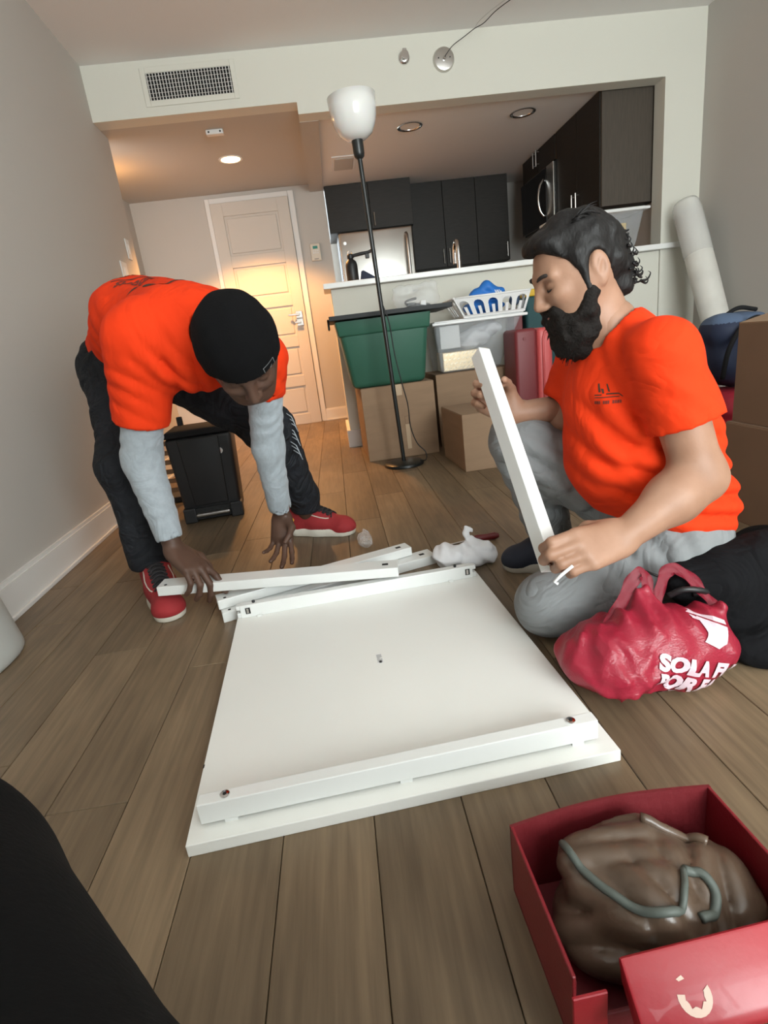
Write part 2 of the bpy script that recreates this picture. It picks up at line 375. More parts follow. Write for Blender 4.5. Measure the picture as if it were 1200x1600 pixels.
struct(ob('ceiling', box((-1.35,-2.05,2.40),(2.70,3.97,2.46)), 'ceil'), 'white living room ceiling', 'ceiling')
struct(ob('ceiling_hall', box((-1.72,3.97,2.12),(0,5.67,2.2)), 'wall'), 'lowered hall ceiling with a warm downlight', 'ceiling')
struct(ob('ceiling_kitchen', box((.12,3.97,2.08),(2.45,6.2,2.16)), 'ceil'), 'kitchen ceiling with two unlit downlights', 'ceiling')
struct(ob('trim_1', box((0,3.97,2.055),(.12,5.55,2.2)), 'wall'), 'dropped beam between hall ceiling and kitchen ceiling', 'beam')
b = bmesh.new(); box((-1.35,3.85,2.12),(0,3.97,2.40),bm=b); box((0,3.85,2.057),(2.315,3.97,2.40),bm=b); box((2.315,3.85,-.06),(2.575,3.97,2.40),bm=b)
struct(ob('wall_front', b, 'wall_light'), 'cream bulkhead wall over the kitchen opening with an air grille', 'wall')
b = bmesh.new(); box((.047,3.86,-.06),(2.313,3.98,1.058),bm=b)
struct(ob('wall_peninsula_end', box((.047,3.982,-.06),(.14,4.45,1.058)), 'wall_light'), 'end panel of the half-height kitchen wall', 'wall')
struct(ob('wall_peninsula', b, 'wall_light'), 'half-height grey wall under the white ledge', 'wall')
struct(ob('wall_kitchen', box((2.36,3.97,0),(2.46,6.2,2.2)), 'wall'), 'kitchen side wall behind the dark upper cabinets', 'wall')
struct(ob('wall_kitchen_back', box((.125,6.1,0),(2.46,6.2,2.2)), 'wall'), 'kitchen rear wall behind the fridge', 'wall')
# rear wall with the window that lights the room
b = bmesh.new(); box((-1.2,-2.05,-.06),(.15,-1.9,2.46),bm=b); box((2.45,-2.05,-.06),(2.70,-1.9,2.46),bm=b); box((.15,-2.05,-.06),(2.45,-1.9,.40),bm=b); box((.15,-2.05,2.24),(2.45,-1.9,2.46),bm=b)
struct(ob('wall_rear', b, 'wall'), 'wall behind the viewer with a wide window', 'wall')
wn = struct(thing('window_1','wide window behind the viewer','window',(1.30,-1.97,.40)), 'wide window behind the viewer', 'window')
for i,(a,c) in enumerate((((-1.15,-.03,0),(-1.10,.03,1.84)),((1.10,-.03,0),(1.15,.03,1.84)),((-.025,-.03,0),(.025,.03,1.84)),((-1.10,-.03,0),(1.10,.03,.05)),((-1.10,-.03,1.79),(1.10,.03,1.84)))): ob('window_frame', box(a,c,.004), 'white_paint', wn)
# baseboards
def baseboard(name, p0, p1, h, label, t=.016):
    p0 = Vector(p0); p1 = Vector(p1); d = (p1-p0); L = d.length; a = math.atan2(d.y,d.x)
    T = Matrix.Translation(p0) @ Matrix.Rotation(a,4,'Z')
    b = box((0,-t,0),(L,0,h-.012),T=T); box((0,-t*.7,h-.012),(L,0,h),bm=b,T=T); box((0,-t-.010,0),(L,-t,.016),.003,2,bm=b,T=T)
    return struct(ob(name,b,'white_paint'), label, 'baseboard')
baseboard('baseboard_left', (LW(-1.9),-1.9,0), (LW(4.1),4.1,0), .122, 'white baseboard along the left wall')
baseboard('baseboard_back', (-.15,5.55,0), (.125,5.55,0), .12, 'white baseboard right of the front door')
baseboard('baseboard_hall', (-1.60,4.1,0), (-1.60,5.55,0), .12, 'white baseboard of the short hall wall')
baseboard('baseboard_back_left', (-1.60,5.55,0), (-.945,5.55,0), .12, 'white baseboard left of the front door')
baseboard('baseboard_right', (2.575,3.85,0), (2.575,-1.9,0), .122, 'white baseboard along the right wall')
b = box((.025,3.84,0),(.16,3.86,.12)); box((.025,3.86,0),(.047,4.45,.12),bm=b); struct(ob('baseboard_peninsula',b,'white_paint'), 'white baseboard at the foot of the peninsula end', 'baseboard')
# front door with five panels
dr = struct(thing('door_1','x','door',(-.5545,5.55,0)), 'white five-panel front door with a lever handle', 'door')
ob('slab', box((-.35,-.022,0),(.35,0,2.04)), 'door', dr)
zs = [.0,.10,.375,.475,.75,.85,1.125,1.225,1.50,1.60,1.93,2.04]
for sx in (-1,1): ob('stile', box((min(sx*.35,sx*.245),-.034,0),(max(sx*.35,sx*.245),-.02,2.04),.002,1), 'door', dr)
for i in range(0,12,2): ob('rail', box((-.246,-.034,zs[i]),(.246,-.02,zs[i+1]),.002,1), 'door', dr)
for i in range(1,11,2): ob('door_panel', box((-.225,-.029,zs[i]+.02),(.225,-.02,zs[i+1]-.02),.006,2), 'door', dr)
for z,hx in ((1.035,.19),(.965,.24)):
    h = ob('door_handle', box((.258,-.042,z-.032),(.322,-.034,z+.032),.003,1), 'nickel', dr)
    ob('lever', add(cyl((.29,-.042,z),(.29,-.075,z),.011), box((hx,-.083,z-.009),(.30,-.068,z+.009),.003,1)), 'nickel', h)
b = bmesh.new()
for x0,x1,z0,z1 in ((-.392,-.352,0,2.085),(.352,.405,0,2.085),(-.352,.352,2.042,2.085)): box((x0,-.018,z0),(x1,0,z1),.004,2,bm=b)
tr = struct(ob('trim_2',b,'white_paint'), 'white casing around the front door', 'door casing'); tr.location = dr.location

# ================================================================ fixed kitchen
le = tag(ob('counter_ledge', box((0,3.80,1.06),(2.43,4.14,1.094),.004), 'ledge'), 'long white ledge on top of the half-height wall', 'counter')
tag(ob('worktop', box((.145,4.16,.87),(2.355,4.75,.91),.004), 'black_gloss'), 'dark kitchen worktop behind the white ledge', 'counter')
cb = thing('base_cabinet','dark base cabinets under the kitchen worktop','cabinet',(1.25,4.45,0)); ob('body', box((-1.1,-.27,0),(1.1,.28,.868)), 'cab', cb)
def cabinet(name, label, loc, w, d, h, doors, hz, hl, side='cab', face=-1):
    t = thing(name, label, 'cabinet', loc); ob('body', box((-w/2,0,0),(w/2,d,h)), side, t); n = doors; dw = w/n
    for i in range(n):
        dd = ob('cabinet_door', box((-w/2+i*dw+.002,-.02,.002),(-w/2+(i+1)*dw-.002,-.001,h-.002),.0015,1), 'cab', t)
        hx = -w/2+i*dw+(dw-.03 if i % 2 == 0 else .03)
        b = cyl((hx,-.045,hz),(hx,-.045,hz+hl),.005,n=10); cyl((hx,-.045,hz+.015),(hx,-.018,hz+.015),.004,n=8,bm=b); cyl((hx,-.045,hz+hl-.015),(hx,-.018,hz+hl-.015),.004,n=8,bm=b)
        ob('handle', b, 'nickel', dd)
    return t
cabinet('fridge_cabinet','dark cabinet above the steel fridge',(.525,5.52,1.69),.78,.5,.388,2,.02,.11)
cabinet('upper_cabinet','dark upper cabinets on the kitchen rear wall',(1.41,5.75,1.32),.96,.34,.758,3,.03,.13)
cabinet('rear_base_cabinet','dark base cabinets beside the steel fridge',(1.41,5.50,0),.96,.59,.88,3,.70,.13)
tag(ob('rear_worktop', box((.92,5.46,.881),(1.95,6.095,.915),.004), 'black_gloss'), 'dark worktop along the kitchen rear wall','counter')
# right-hand run: cabinets and microwave
def side_cab(name, label, y0, y1, z0, z1, hy):
    t = thing(name,label,'cabinet',(2.356,y0,z0)); ob('body', box((-.37,.018,0),(0,y1-y0,z1-z0)), 'cab', t); ob('end_panel', box((-.385,0,0),(0,.018,z1-z0)), 'cab_side', t)
    n = 2; dw = (y1-y0-.018)/n
    for i in range(n):
        dd = ob('cabinet_door', box((-.392,.020+i*dw,.002),(-.371,.018+(i+1)*dw-.002,z1-z0-.002),.0015,1), 'cab', t)
        y = .018+dw+(-.035 if i == 0 else .035); b = cyl((-.42,y,.05),(-.42,y,.17),.005,n=10)
        for z in (.065,.155): cyl((-.42,y,z),(-.39,y,z),.004,n=8,bm=b)
        ob('handle', b, 'nickel', dd)
side_cab('side_cabinet','tall dark cabinet with lighter end panel right of the microwave',3.99,4.72,1.39,2.078,0)
side_cab('side_cabinet','dark cabinet over the microwave',4.74,5.50,1.90,2.078,0)
mw = thing('microwave','black built-in microwave with an arched steel handle','microwave',(2.356,4.745,1.46))
ob('body', box((-.39,0,0),(0,.76,.435),.004), 'black', mw); ob('microwave_door', box((-.415,.16,.01),(-.391,.755,.43),.006), 'black_gloss', mw); ob('control_panel', box((-.412,.005,.01),(-.391,.15,.43),.004), 'steel', mw)
ob('handle', tube(spline([(-.415,.20,.07),(-.45,.20,.12),(-.465,.20,.21),(-.45,.20,.30),(-.415,.20,.35)],6), .009), 'chrome', mw, True)
tag(ob('backsplash', box((2.345,3.99,.92),(2.357,5.7,1.38)), 'wall'), 'greige backsplash under the dark side cabinets','backsplash')
# fridge
fr = thing('fridge','stainless steel fridge below the dark cabinet','fridge',(.5425,5.44,0))
ob('body', box((-.345,.03,.02),(.345,.62,1.675),.004), 'black', fr)
fd = ob('fridge_door', box((-.342,-.03,.62),(.342,.028,1.67),.018,4), 'steel', fr, 'auto'); ob('handle', tube(spline([(.275,-.03,.72),(.275,-.085,.78),(.275,-.09,1.2),(.275,-.085,1.55),(.275,-.03,1.61)],5), .014), 'nickel', fd, True)
ob('logo_badge', cyl((-.29,-.031,1.58),(-.29,-.034,1.58),.014), 'chrome', fd)
ob('freezer_drawer', box((-.342,-.03,.03),(.342,.028,.612),.018,4), 'steel', fr, 'auto')
# faucet
fc = thing('faucet','chrome gooseneck faucet behind the ledge','faucet',(1.03,4.32,.91))
ob('base', cyl((0,0,0),(0,0,.05),.028), 'chrome', fc, 'auto'); ob('spout', tube(spline([(0,0,.04),(0,0,.33),(.002,.02,.405),(.004,.075,.43),(.006,.13,.40),(.006,.145,.34),(.006,.145,.28)],8), .017, 12), 'chrome', fc, True); ob('lever', tube([(.02,0,.06),(.07,0,.10)], .007), 'chrome', fc, True)

# ================================================================ ceiling and wall fittings
vt = thing('air_grille','dark louvred air grille in the white bulkhead over the hall','vent',(-.6055,3.85,2.265))
ob('backing', box((-.245,-.002,-.066),(.245,.001,.066)), 'hole', vt)
b = bmesh.new()
for a,c in (((-.275,-.007,-.098),(-.246,0,.098)),((.246,-.007,-.098),(.275,0,.098)),((-.246,-.007,-.098),(.246,0,-.067)),((-.246,-.007,.067),(.246,0,.098))): box(a,c,.002,1,bm=b)
ob('frame', b, 'wall_light', vt)
for i in range(28): ob('slat', box((-.239+i*.0177-.0022,-.006,-.066),(-.239+i*.0177+.0022,-.001,.066)), 'white_paint', vt)
for i in range(6): ob('cross_bar', box((-.245,-.004,-.052+i*.0208-.0012),(.245,-.0015,-.052+i*.0208+.0012)), 'nickel', vt)
sp = thing('sprinkler','small chrome sprinkler head on the bulkhead','sprinkler',(.673,3.85,2.286))
TY = Matrix.Rotation(PI/2,4,'X')
ob('escutcheon', lathe([(0,.0),(.036,.0),(.036,.004),(.030,.012),(.016,.016),(.0,.016)],28,T=TY), 'chrome', sp, 'auto'); ob('head', lathe([(.012,.014),(.014,.03),(.009,.04),(.022,.046),(.022,.049),(0,.05)],20,T=TY), 'chrome', sp, 'auto'); ob('deflector', box((-.012,-.05,.018),(.012,-.04,.03),.002,1), 'nickel', sp)
cp = thing('lamp_canopy','round chrome wall plate with a thin wire to the ceiling','light fitting',(.912,3.85,2.256))
ob('plate', lathe([(0,0),(.064,0),(.064,.012),(.058,.022),(.05,.024),(0,.024)],40,T=TY), 'nickel', cp, 'auto'); ob('cord_grip', lathe([(.009,.022),(.009,.036),(.004,.044),(0,.044)],16,T=TY), 'chrome', cp, 'auto')
for sx in (-.035,.035): ob('screw', cyl((sx,-.022,.004),(sx,-.026,.004),.004,n=10), 'black', cp)
wr = [(.0,-.044,0),(.012,-.055,.012),(.05,-.06,.045),(.115,-.09,.07),(.165,-.12,.088),(.215,-.15,.098),(.27,-.21,.122),(.35,-.29,.138),(.45,-.42,.141)]
ob('wire', tube(spline(wr,6), .0022, 6), 'black', cp, True)
ob('thin_wire', tube(spline([(.165,-.12,.089),(.19,-.14,.112),(.24,-.19,.130),(.31,-.27,.141),(.40,-.40,.142)],6), .0011, 5), 'nickel', cp, True)
sd = thing('hall_sensor','small white sensor bar on the hall ceiling','sensor',(-.553,4.14,2.12)); ob('body', box((-.055,-.022,-.028),(.055,.022,0),.004), 'white_paint', sd)
for x in (-.037,.037): ob('led', cyl((x,-.0225,-.014),(x,-.020,-.014),.006,n=12), 'ink', sd)
def downlight(label, x, y, z, lit):
    t = thing('downlight',label,'ceiling light',(x,y,z), group=None)
    ob('trim_ring', lathe([(.070,0),(.088,0),(.088,-.004),(.078,-.006),(.070,-.003),(.068,.0)],36), 'white_paint' if lit else 'chrome', t, 'auto')
    if lit:
        ob('lens', lathe([(0,-.004),(.070,-.004),(.070,-.001),(0,-.001)],32), 'lampglow', t)
        l = bpy.data.lights.new('hall_bulb','SPOT'); l.energy = 190; l.color = (1,.45,.13); l.spot_size = math.radians(118); l.spot_blend = .35; l.shadow_soft_size = .06
        lo = bpy.data.objects.new('hall_bulb',l); link(lo); lo.parent = t; lo.location = (0,0,-.02)
    else:
        ob('reflector', lathe([(.070,-.002),(.066,.02),(.05,.045),(.0,.05)],32), 'chrome', t, 'auto'); ob('bulb', lathe([(0,.004),(.022,.006),(.03,.016),(.025,.034),(.0,.045)],20), 'cream', t, 'auto')
ws = thing('wall_lamp','warm frosted wall lamp just around the hall corner','wall lamp',(-1.60,4.62,1.86)); ob('back_plate', cyl((0,0,0),(.012,0,0),.05), 'nickel', ws, 'auto'); ob('arm', tube([(.01,0,0),(.05,0,.0),(.07,0,.02)], .007), 'nickel', ws, True)
ob('glass_globe', lathe([(0,-.04),(.03,-.03),(.042,0),(.03,.03),(0,.04)],20,T=Matrix.Translation((.085,0,.06))), 'lampglow', ws, True); wl = bpy.data.lights.new('hall_wall_bulb','POINT'); wl.energy = 2.2; wl.color = (1,.45,.14); wl.shadow_soft_size = .04; wo = bpy.data.objects.new('hall_wall_bulb',wl); link(wo); wo.parent = ws; wo.location = (.14,0,.06)
# recesses for the unlit kitchen lights
for x,y in ((.748,4.297),(1.537,4.26)):
    pass
downlight('glowing warm round downlight in the hall ceiling',-.549,4.70,2.12,True)
downlight('unlit chrome downlight in the kitchen ceiling beside the lamp shade',.748,4.297,2.078,False)
downlight('unlit chrome downlight in the kitchen ceiling nearest the dark cabinets',1.537,4.26,2.078,False)
ev = thing('exhaust_vent','square white exhaust vent in the kitchen ceiling','vent',(.30,4.92,2.08)); ob('frame', box((-.10,-.17,-.008),(.10,.17,0),.003,1), 'ceil', ev); ob('cover', box((-.075,-.14,-.014),(.075,.14,-.007),.004,1), 'wall', ev)
def plate(label, y, z, h, w):
    t = thing('light_switch',label,'light switch',(LW(y)+.0,y,z)); t.rotation_euler = (0,0,math.atan(.037))
    ob('plate', box((0,-w/2,-h/2),(.007,w/2,h/2),.002,1), 'white_paint', t); ob('rocker', box((.006,-w/5,-h/4),(.010,w/5,h/4),.002,1), 'plastic_white', t)
plate('white light switch plate near the hall corner, upper one',3.945,1.45,.12,.07); plate('white double switch plate on the left wall, lower one',3.755,1.29,.12,.115)
ic = thing('intercom','cream wall panel with keypad beside the front door','intercom',(-.0225,5.55,1.556)); ob('body', box((-.045,-.028,-.073),(.045,0,.073),.005), 'cream', ic); ob('screen', box((-.022,-.030,.028),(.022,-.027,.052)), 'green_led', ic)
for i in range(2):
    for j in range(3): ob('button', box((-.026+j*.019,-.031,-.012+i*.018),(-.012+j*.019,-.027,-.002+i*.018),.001,1), 'white_paint', ic)
ob('speaker_slot', box((-.02,-.0295,-.06),(.02,-.027,-.056)), 'ink', ic)

# ================================================================ furniture and boxes
# floor lamp
lp = thing('floor_lamp','black floor lamp with white glass bowl shade','lamp',(.32,3.045,0))
ob('base', lathe([(0,0),(.112,0),(.115,.004),(.113,.016),(.10,.022),(.02,.026),(0,.026)],48), 'lamp_black', lp, 'auto')
top = Vector((-.056,-.045,1.55)); ob('pole', cyl((0,0,.02),top,.0115,n=16), 'lamp_black', lp, 'auto')
ax = Vector((-.05,-.03,1.6)).normalized(); TR = Matrix.Translation(top) @ ax.to_track_quat('Z','Y').to_matrix().to_4x4()
ob('socket', lathe([(0,-.005),(.014,-.005),(.024,.005),(.027,.02),(.028,.085),(.022,.09),(0,.09)],24,T=TR), 'lamp_black', lp, 'auto')
ob('shade', lathe([(.018,.072),(.045,.076),(.078,.098),(.10,.14),(.111,.19),(.115,.252),(.112,.252),(.107,.19),(.096,.143),(.075,.103),(.043,.082),(.018,.078)],48,T=TR), 'opal', lp, True)
ob('bulb', lathe([(.012,.085),(.016,.11),(.03,.15),(.025,.175),(0,.187)],20,T=TR), 'plastic_white', lp, True)
ob('cord', tube(spline([(-.043,-.020,.94),(-.02,-.035,.86),(.00,-.03,.78),(.012,-.02,.62),(.035,-.02,.46),(.055,-.015,.34),(.058,-.01,.22),(.085,-.01,.12),(.13,-.005,.06),(.125,-.03,.02),(.09,-.05,.024)],8), .0032, 6), 'black', lp, True)
# cardboard boxes
def carton(name, label, loc, rz, w, d, h, m='cardboard', tape=True, flaps=None):
    t = thing(name,label,'cardboard box',loc,rz); ob('body', box((0,0,0),(w,d,h),.003,2), m, t)
    if flaps is None:
        for i in range(2): ob('flap', box((.002+i*w/2,.002,h),(w/2-.001+i*w/2,d-.002,h+.003),.0008,1), m, t)
        if tape: ob('tape', box((w/2-.024,-.0008,h+.0031),(w/2+.024,d+.0008,h+.0037)), 'tape', t); ob('tape_end', box((w/2-.024,-.0010,h-.06),(w/2+.024,-.0002,h+.003)), 'tape', t)
    return t
A = carton('moving_box','tall cardboard box under the green tote',(.131,3.245,0),.03,.44,.50,.437)
ob('printed_mark', box((.245,-.0014,.05),(.27,-.0004,.20)), 'tape', A)
for x0,x1,z0,z1 in ((.245,.247,.205,.25),(.268,.27,.205,.25),(.245,.27,.248,.25),(.245,.27,.205,.207)): ob('printed_arrow', box((x0,-.0012,z0),(x1,-.0003,z1)), 'cardboard_dark', A)
carton('moving_box','cardboard box under the clear storage bin',(.612,3.40,0),0,.475,.42,.452,tape=False)
Cb = carton('moving_box','low cardboard box in front, beside the lamp base',(.594,2.67,0),.045,.43,.44,.292)
# green tote and lid
tt = thing('storage_tote','dark green plastic tote standing on the tall cardboard box','tote',(.31,3.27,.4405))
ob('body', frustum((-.217,.218,.0,.36),(-.262,.262,-.03,.395),0,.345,.03,open_top=True,thick=.004), 'tote', tt, 'auto')
b = frustum((-.265,.265,-.033,.398),(-.275,.275,-.043,.408),.30,.385,.012,open_top=True,thick=.005); ob('rim_band', b, 'tote', tt, 'auto')
ob('contents', box((-.22,.0,.26),(.22,.36,.33),.03,3), 'navy', tt)
lid = thing('storage_cover','black plastic lid lying askew on the green tote','lid',(.355,3.43,.8355),.0)
ob('panel', box((-.345,-.24,0),(.345,.25,.016),.006,2), 'lid_black', lid); ob('rim', frustum((-.35,.35,-.245,.255),(-.35,.35,-.245,.255),-.004,.022,.004,open_top=True,thick=.006), 'lid_black', lid); ob('clip', box((-.362,-.10,-.045),(-.35,.02,.015),.004,1), 'lid_black', lid)
# clear zip bag on the lid
F = Field((.36,3.28,.84),(.72,3.56,1.02),.006); F.ell((.535,3.42,.895),(.13,.085,.048)).ell((.60,3.42,.915),(.075,.07,.055)).ell((.46,3.42,.92),(.06,.04,.055)).cone((.425,3.42,.975),(.66,3.42,.982),.018,.02,.03).warp(folds(3,.010,70)).plane((0,0,.852),(0,0,-1))
zb = thing('zip_bag','crumpled clear plastic bag with dark cables on the tote lid','plastic bag',(.535,3.42,.851)); skin_obj('bag_film', F, 'film', zb)
ob('cable', tube(spline([(-.07,-.02,.012),(-.02,-.05,.018),(.05,-.04,.014),(.08,.0,.02),(.02,.03,.03),(-.05,.02,.035),(-.06,-.03,.05),(.0,-.045,.06)],6), .007), 'black', zb, True); ob('adapter', box((-.055,-.03,.006),(-.005,.02,.04),.006), 'black', zb); ob('white_plug', box((.02,-.05,.015),(.055,-.02,.045),.005), 'plastic_white', zb)
# clear storage bin with lid
sb = thing('storage_bin','clear plastic storage bin with a white lid on a cardboard box','storage bin',(.87,3.42,.4560))
ob('body', frustum((-.215,.16,.0,.30),(-.245,.30,-.03,.34),0,.285,.02,open_top=True,thick=.003), 'clear_plastic', sb, 'auto')
b = box((-.255,-.045,.285),(.335,.355,.303),.006,3); box((-.24,-.03,.30),(.315,.34,.309),.003,1,bm=b); ob('lid', b, 'plastic_white', sb)
wb = thing('woven_gift_box','shiny gold woven box inside the clear storage bin','box',(.82,3.50,.462)); ob('body', box((-.145,-.05,.0),(.145,.14,.118),.006), 'gold', wb)
for r in range(4):
    for c in range(10): ob('strip', box((-.011,-.001,-.004),(.011,.001,.004),.001,1,T=Matrix.Translation((-.128+c*.0285+(r%2)*.010,-.0515,.018+r*.028)) @ Matrix.Rotation(-.55,4,'Y')), 'gold_light', wb)
tag(ob('paper_stack', box((.665,3.425,.60),(.79,3.60,.735),.006), 'paper'), 'stack of white paper inside the clear storage bin', 'paper')
F = Field((.76,3.40,.56),(1.20,3.75,.76),.007); F.ell((.91,3.55,.655),(.11,.11,.055)).ell((1.01,3.55,.69),(.075,.10,.04)).ell((.87,3.53,.63),(.07,.09,.05)).warp(folds(5,.012,60)); tag(skin_obj('folded_cloth', F, 'cloth_white'), 'bunched white cloth inside the clear storage bin', 'cloth')
# white laundry basket
lb = thing('laundry_basket','white plastic basket with arched slots on the clear bin lid','basket',(1.0,3.37,.7655))
bw0,bw1,tw0,tw1 = -.19,.185,-.255,.215; hb = .112
def bpt(side, u, v):     # point on a sloped wall, u along, v up (0..1)
    lo = {'f':((bw0,.0),(bw1,.0)),'b':((bw0,.25),(bw1,.25)),'l':((bw0,0),(bw0,.25)),'r':((bw1,0),(bw1,.25))}[side]; hi = {'f':((tw0,-.03),(tw1,-.03)),'b':((tw0,.28),(tw1,.28)),'l':((tw0,-.03),(tw0,.28)),'r':((tw1,-.03),(tw1,.28))}[side]
    a = Vector(lo[0]).lerp(Vector(lo[1]),u); c = Vector(hi[0]).lerp(Vector(hi[1]),u); p = a.lerp(c,v); return Vector((p.x,p.y,.003+v*hb))
ob('bottom', box((bw0,0,0),(bw1,.25,.004)), 'plastic_white', lb)
for side, ns in (('f',5),('b',5),('l',3),('r',3)):
    b = bmesh.new()
    strip = lambda u0,u1,v0,v1: [b.verts.new(bpt(side,u,v)) for u,v in ((u0,v0),(u1,v0),(u1,v1),(u0,v1))]
    b.faces.new(strip(0,1,0,.12)); b.faces.new(strip(0,1,.86,1))
    for i in range(ns+1):
        c = i/ns; b.faces.new(strip(max(0,c-.16/ns),min(1,c+.16/ns),.12,.86))
    for i in range(ns):                       # arch tops and the tongue hanging in each slot
        m = (i+.5)/ns; w = .34/ns
        for k in range(6):
            t0 = k/6*PI; t1 = (k+1)/6*PI; e = [bpt(side,m-w*math.cos(t),.62+.22*math.sin(t)) for t in (t0,t1)]; g = [bpt(side,m-w*math.cos(t),.87) for t in (t0,t1)]
            b.faces.new([b.verts.new(p) for p in (e[0],e[1],g[1],g[0])])
        b.faces.new(strip(m-.11/ns,m+.11/ns,.10,.52))
    bmesh.ops.remove_doubles(b, verts=b.verts, dist=.0005); bmesh.ops.recalc_face_normals(b, faces=b.faces); bmesh.ops.solidify(b, geom=list(b.faces), thickness=.003)
    ob('wall_panel', b, 'plastic_white', lb)
rim = [bpt('f',0,1),bpt('f',1,1),bpt('b',1,1),bpt('b',0,1),bpt('f',0,1)]; ob('rim', tube([p for a,c in zip(rim,rim[1:]) for p in (a.lerp(c,.02),a.lerp(c,.5),a.lerp(c,.98))]+[rim[0].lerp(rim[1],.02)], .006), 'plastic_white', lb, True)
F = Field((.76,3.32,.76),(1.14,3.68,1.0),.007); F.ell((.97,3.50,.82),(.13,.10,.045)).ell((.985,3.48,.885),(.115,.06,.046)).cone((.88,3.45,.87),(.985,3.45,.935),.018,.028,.03).cone((.985,3.45,.935),(1.07,3.46,.895),.028,.022,.03).warp(folds(8,.010,55)).plane((0,0,.772),(0,0,-1))
bb = tag(skin_obj('blue_bag', F, 'blue'), 'crumpled blue shopping bag in the white basket', 'bag')
decal('lettering', text_mesh('We',.032,.001), (1.02,3.38,.885), (1,0,0), (0,0,1), bb, 'paper', bb)
F = Field((1.02,3.34,.78),(1.22,3.64,.94),.007); F.ell((1.168,3.50,.84),(.030,.055,.034)).warp(folds(9,.008,60)); tag(skin_obj('light_blue_cloth', F, 'denim_blue'), 'light blue cloth beside the blue bag in the basket', 'cloth')
# suitcase and bags behind
su = thing('suitcase','dark red upright suitcase with a pinkish red side','suitcase',(1.145,3.125,0))
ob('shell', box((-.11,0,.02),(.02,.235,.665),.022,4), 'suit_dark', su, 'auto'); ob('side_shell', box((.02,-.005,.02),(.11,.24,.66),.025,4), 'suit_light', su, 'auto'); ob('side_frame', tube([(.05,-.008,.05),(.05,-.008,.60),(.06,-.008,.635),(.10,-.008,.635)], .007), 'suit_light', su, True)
ob('button', cyl((-.055,-.001,.61),(-.055,-.005,.61),.010), 'suit_dark', su)
for x in (-.09,.09):
    for y in (.04,.20): ob('wheel', cyl((x-.012,y,.02),(x+.012,y,.02),.02,n=16), 'black', su, 'auto')
tb = thing('tote_bag','dark teal bag with a yellow band behind the suitcase','bag',(1.46,3.72,0)); ob('body', frustum((-.15,.15,-.05,.09),(-.17,.17,-.07,.10),0,.86,.02), 'teal_dark', tb, 'auto'); ob('band', frustum((-.173,.173,-.073,.103),(-.174,.174,-.074,.104),.855,.90,.008), 'yellow', tb, 'auto'); ob('side_strip', box((-.06,-.078,.05),(-.01,-.055,.80)), 'denim_blue', tb)
tag(ob('book_upright', box((1.215,3.68,0),(1.275,3.82,.80),.004), 'suit_dark'), 'tall maroon folder between the suitcase and teal bag', 'folder')
F = Field((1.48,3.18,-.01),(2.0,3.66,.66),.012); F.ell((1.72,3.42,.25),(.17,.15,.27)).ell((1.70,3.40,.45),(.13,.12,.15)).warp(folds(12,.012,30)).plane((0,0,.0),(0,0,-1)); tag(skin_obj('dark_backpack', F, 'black_matte'), 'black backpack on the floor behind the bearded man', 'backpack')
# duffel bag on red sack at the right
F = Field((1.55,2.15,.28),(2.12,2.65,.70),.009); F.ell((1.83,2.40,.46),(.19,.17,.165)).ell((1.73,2.36,.55),(.10,.11,.085)).warp(folds(14,.008,40)).plane((0,0,.298),(0,0,-1)); du = thing('blue_backpack','navy and grey-blue backpack behind the shirt sleeve of the kneeling man','backpack',(1.83,2.40,.30))
bo = skin_obj('body', F, ['navy','denim_blue'], du, pick=lambda c:((c[:,0] > 1.80-1.83) | (c[:,2] > .59-.3))*1)
ob('strap', tube(spline([(-.17,-.14,.06),(-.165,-.16,.18),(-.12,-.17,.27),(-.05,-.17,.30),(0,-.175,.24),(.015,-.18,.10),(.005,-.17,.02)],8), .010), 'black_matte', du, True); ob('top_handle', tube(spline([(-.13,-.05,.31),(-.06,-.06,.345),(.03,-.05,.33)],6), .009), 'black_matte', du, True)
F = Field((1.50,2.10,-.01),(2.12,2.70,.33),.010); F.ell((1.82,2.40,.10),(.24,.22,.13)).ell((1.80,2.38,.22),(.19,.18,.09)).warp(folds(15,.010,35)).plane((0,0,0),(0,0,-1)).plane((0,0,.296),(0,0,1)); tag(skin_obj('red_sack', F, 'red_cloth'), 'crimson fabric sack under the navy backpack', 'bag')
# two boxes at the right edge
r1 = carton('moving_box','cardboard box at the right edge, lower of the stacked pair',(1.225,1.10,0),0,.52,.54,.312,'cardboard_dark')
r2 = thing('moving_box','open cardboard box at the right edge, upper of the stacked pair','cardboard box',(1.24,1.10,.3165),0)
ob('body', frustum((0,.50,0,.53),(0,.50,0,.53),0,.295,.0,open_top=True,thick=.005), 'cardboard_dark', r2); ob('flap', box((.0,.0,.0),(.20,.53,.004),T=Matrix.Translation((.0,0,.295)) @ Matrix.Rotation(-.20,4,'Y')), 'cardboard', r2)
F = Field((1.28,1.2,.33),(1.74,1.62,.70),.010); F.ell((1.49,1.37,.50),(.17,.20,.11)).ell((1.47,1.40,.57),(.13,.14,.06)).warp(folds(17,.012,40)); tag(skin_obj('packing_cloth', F, 'cloth_white'), 'pale cloth packed in the open cardboard box at the right edge', 'cloth')
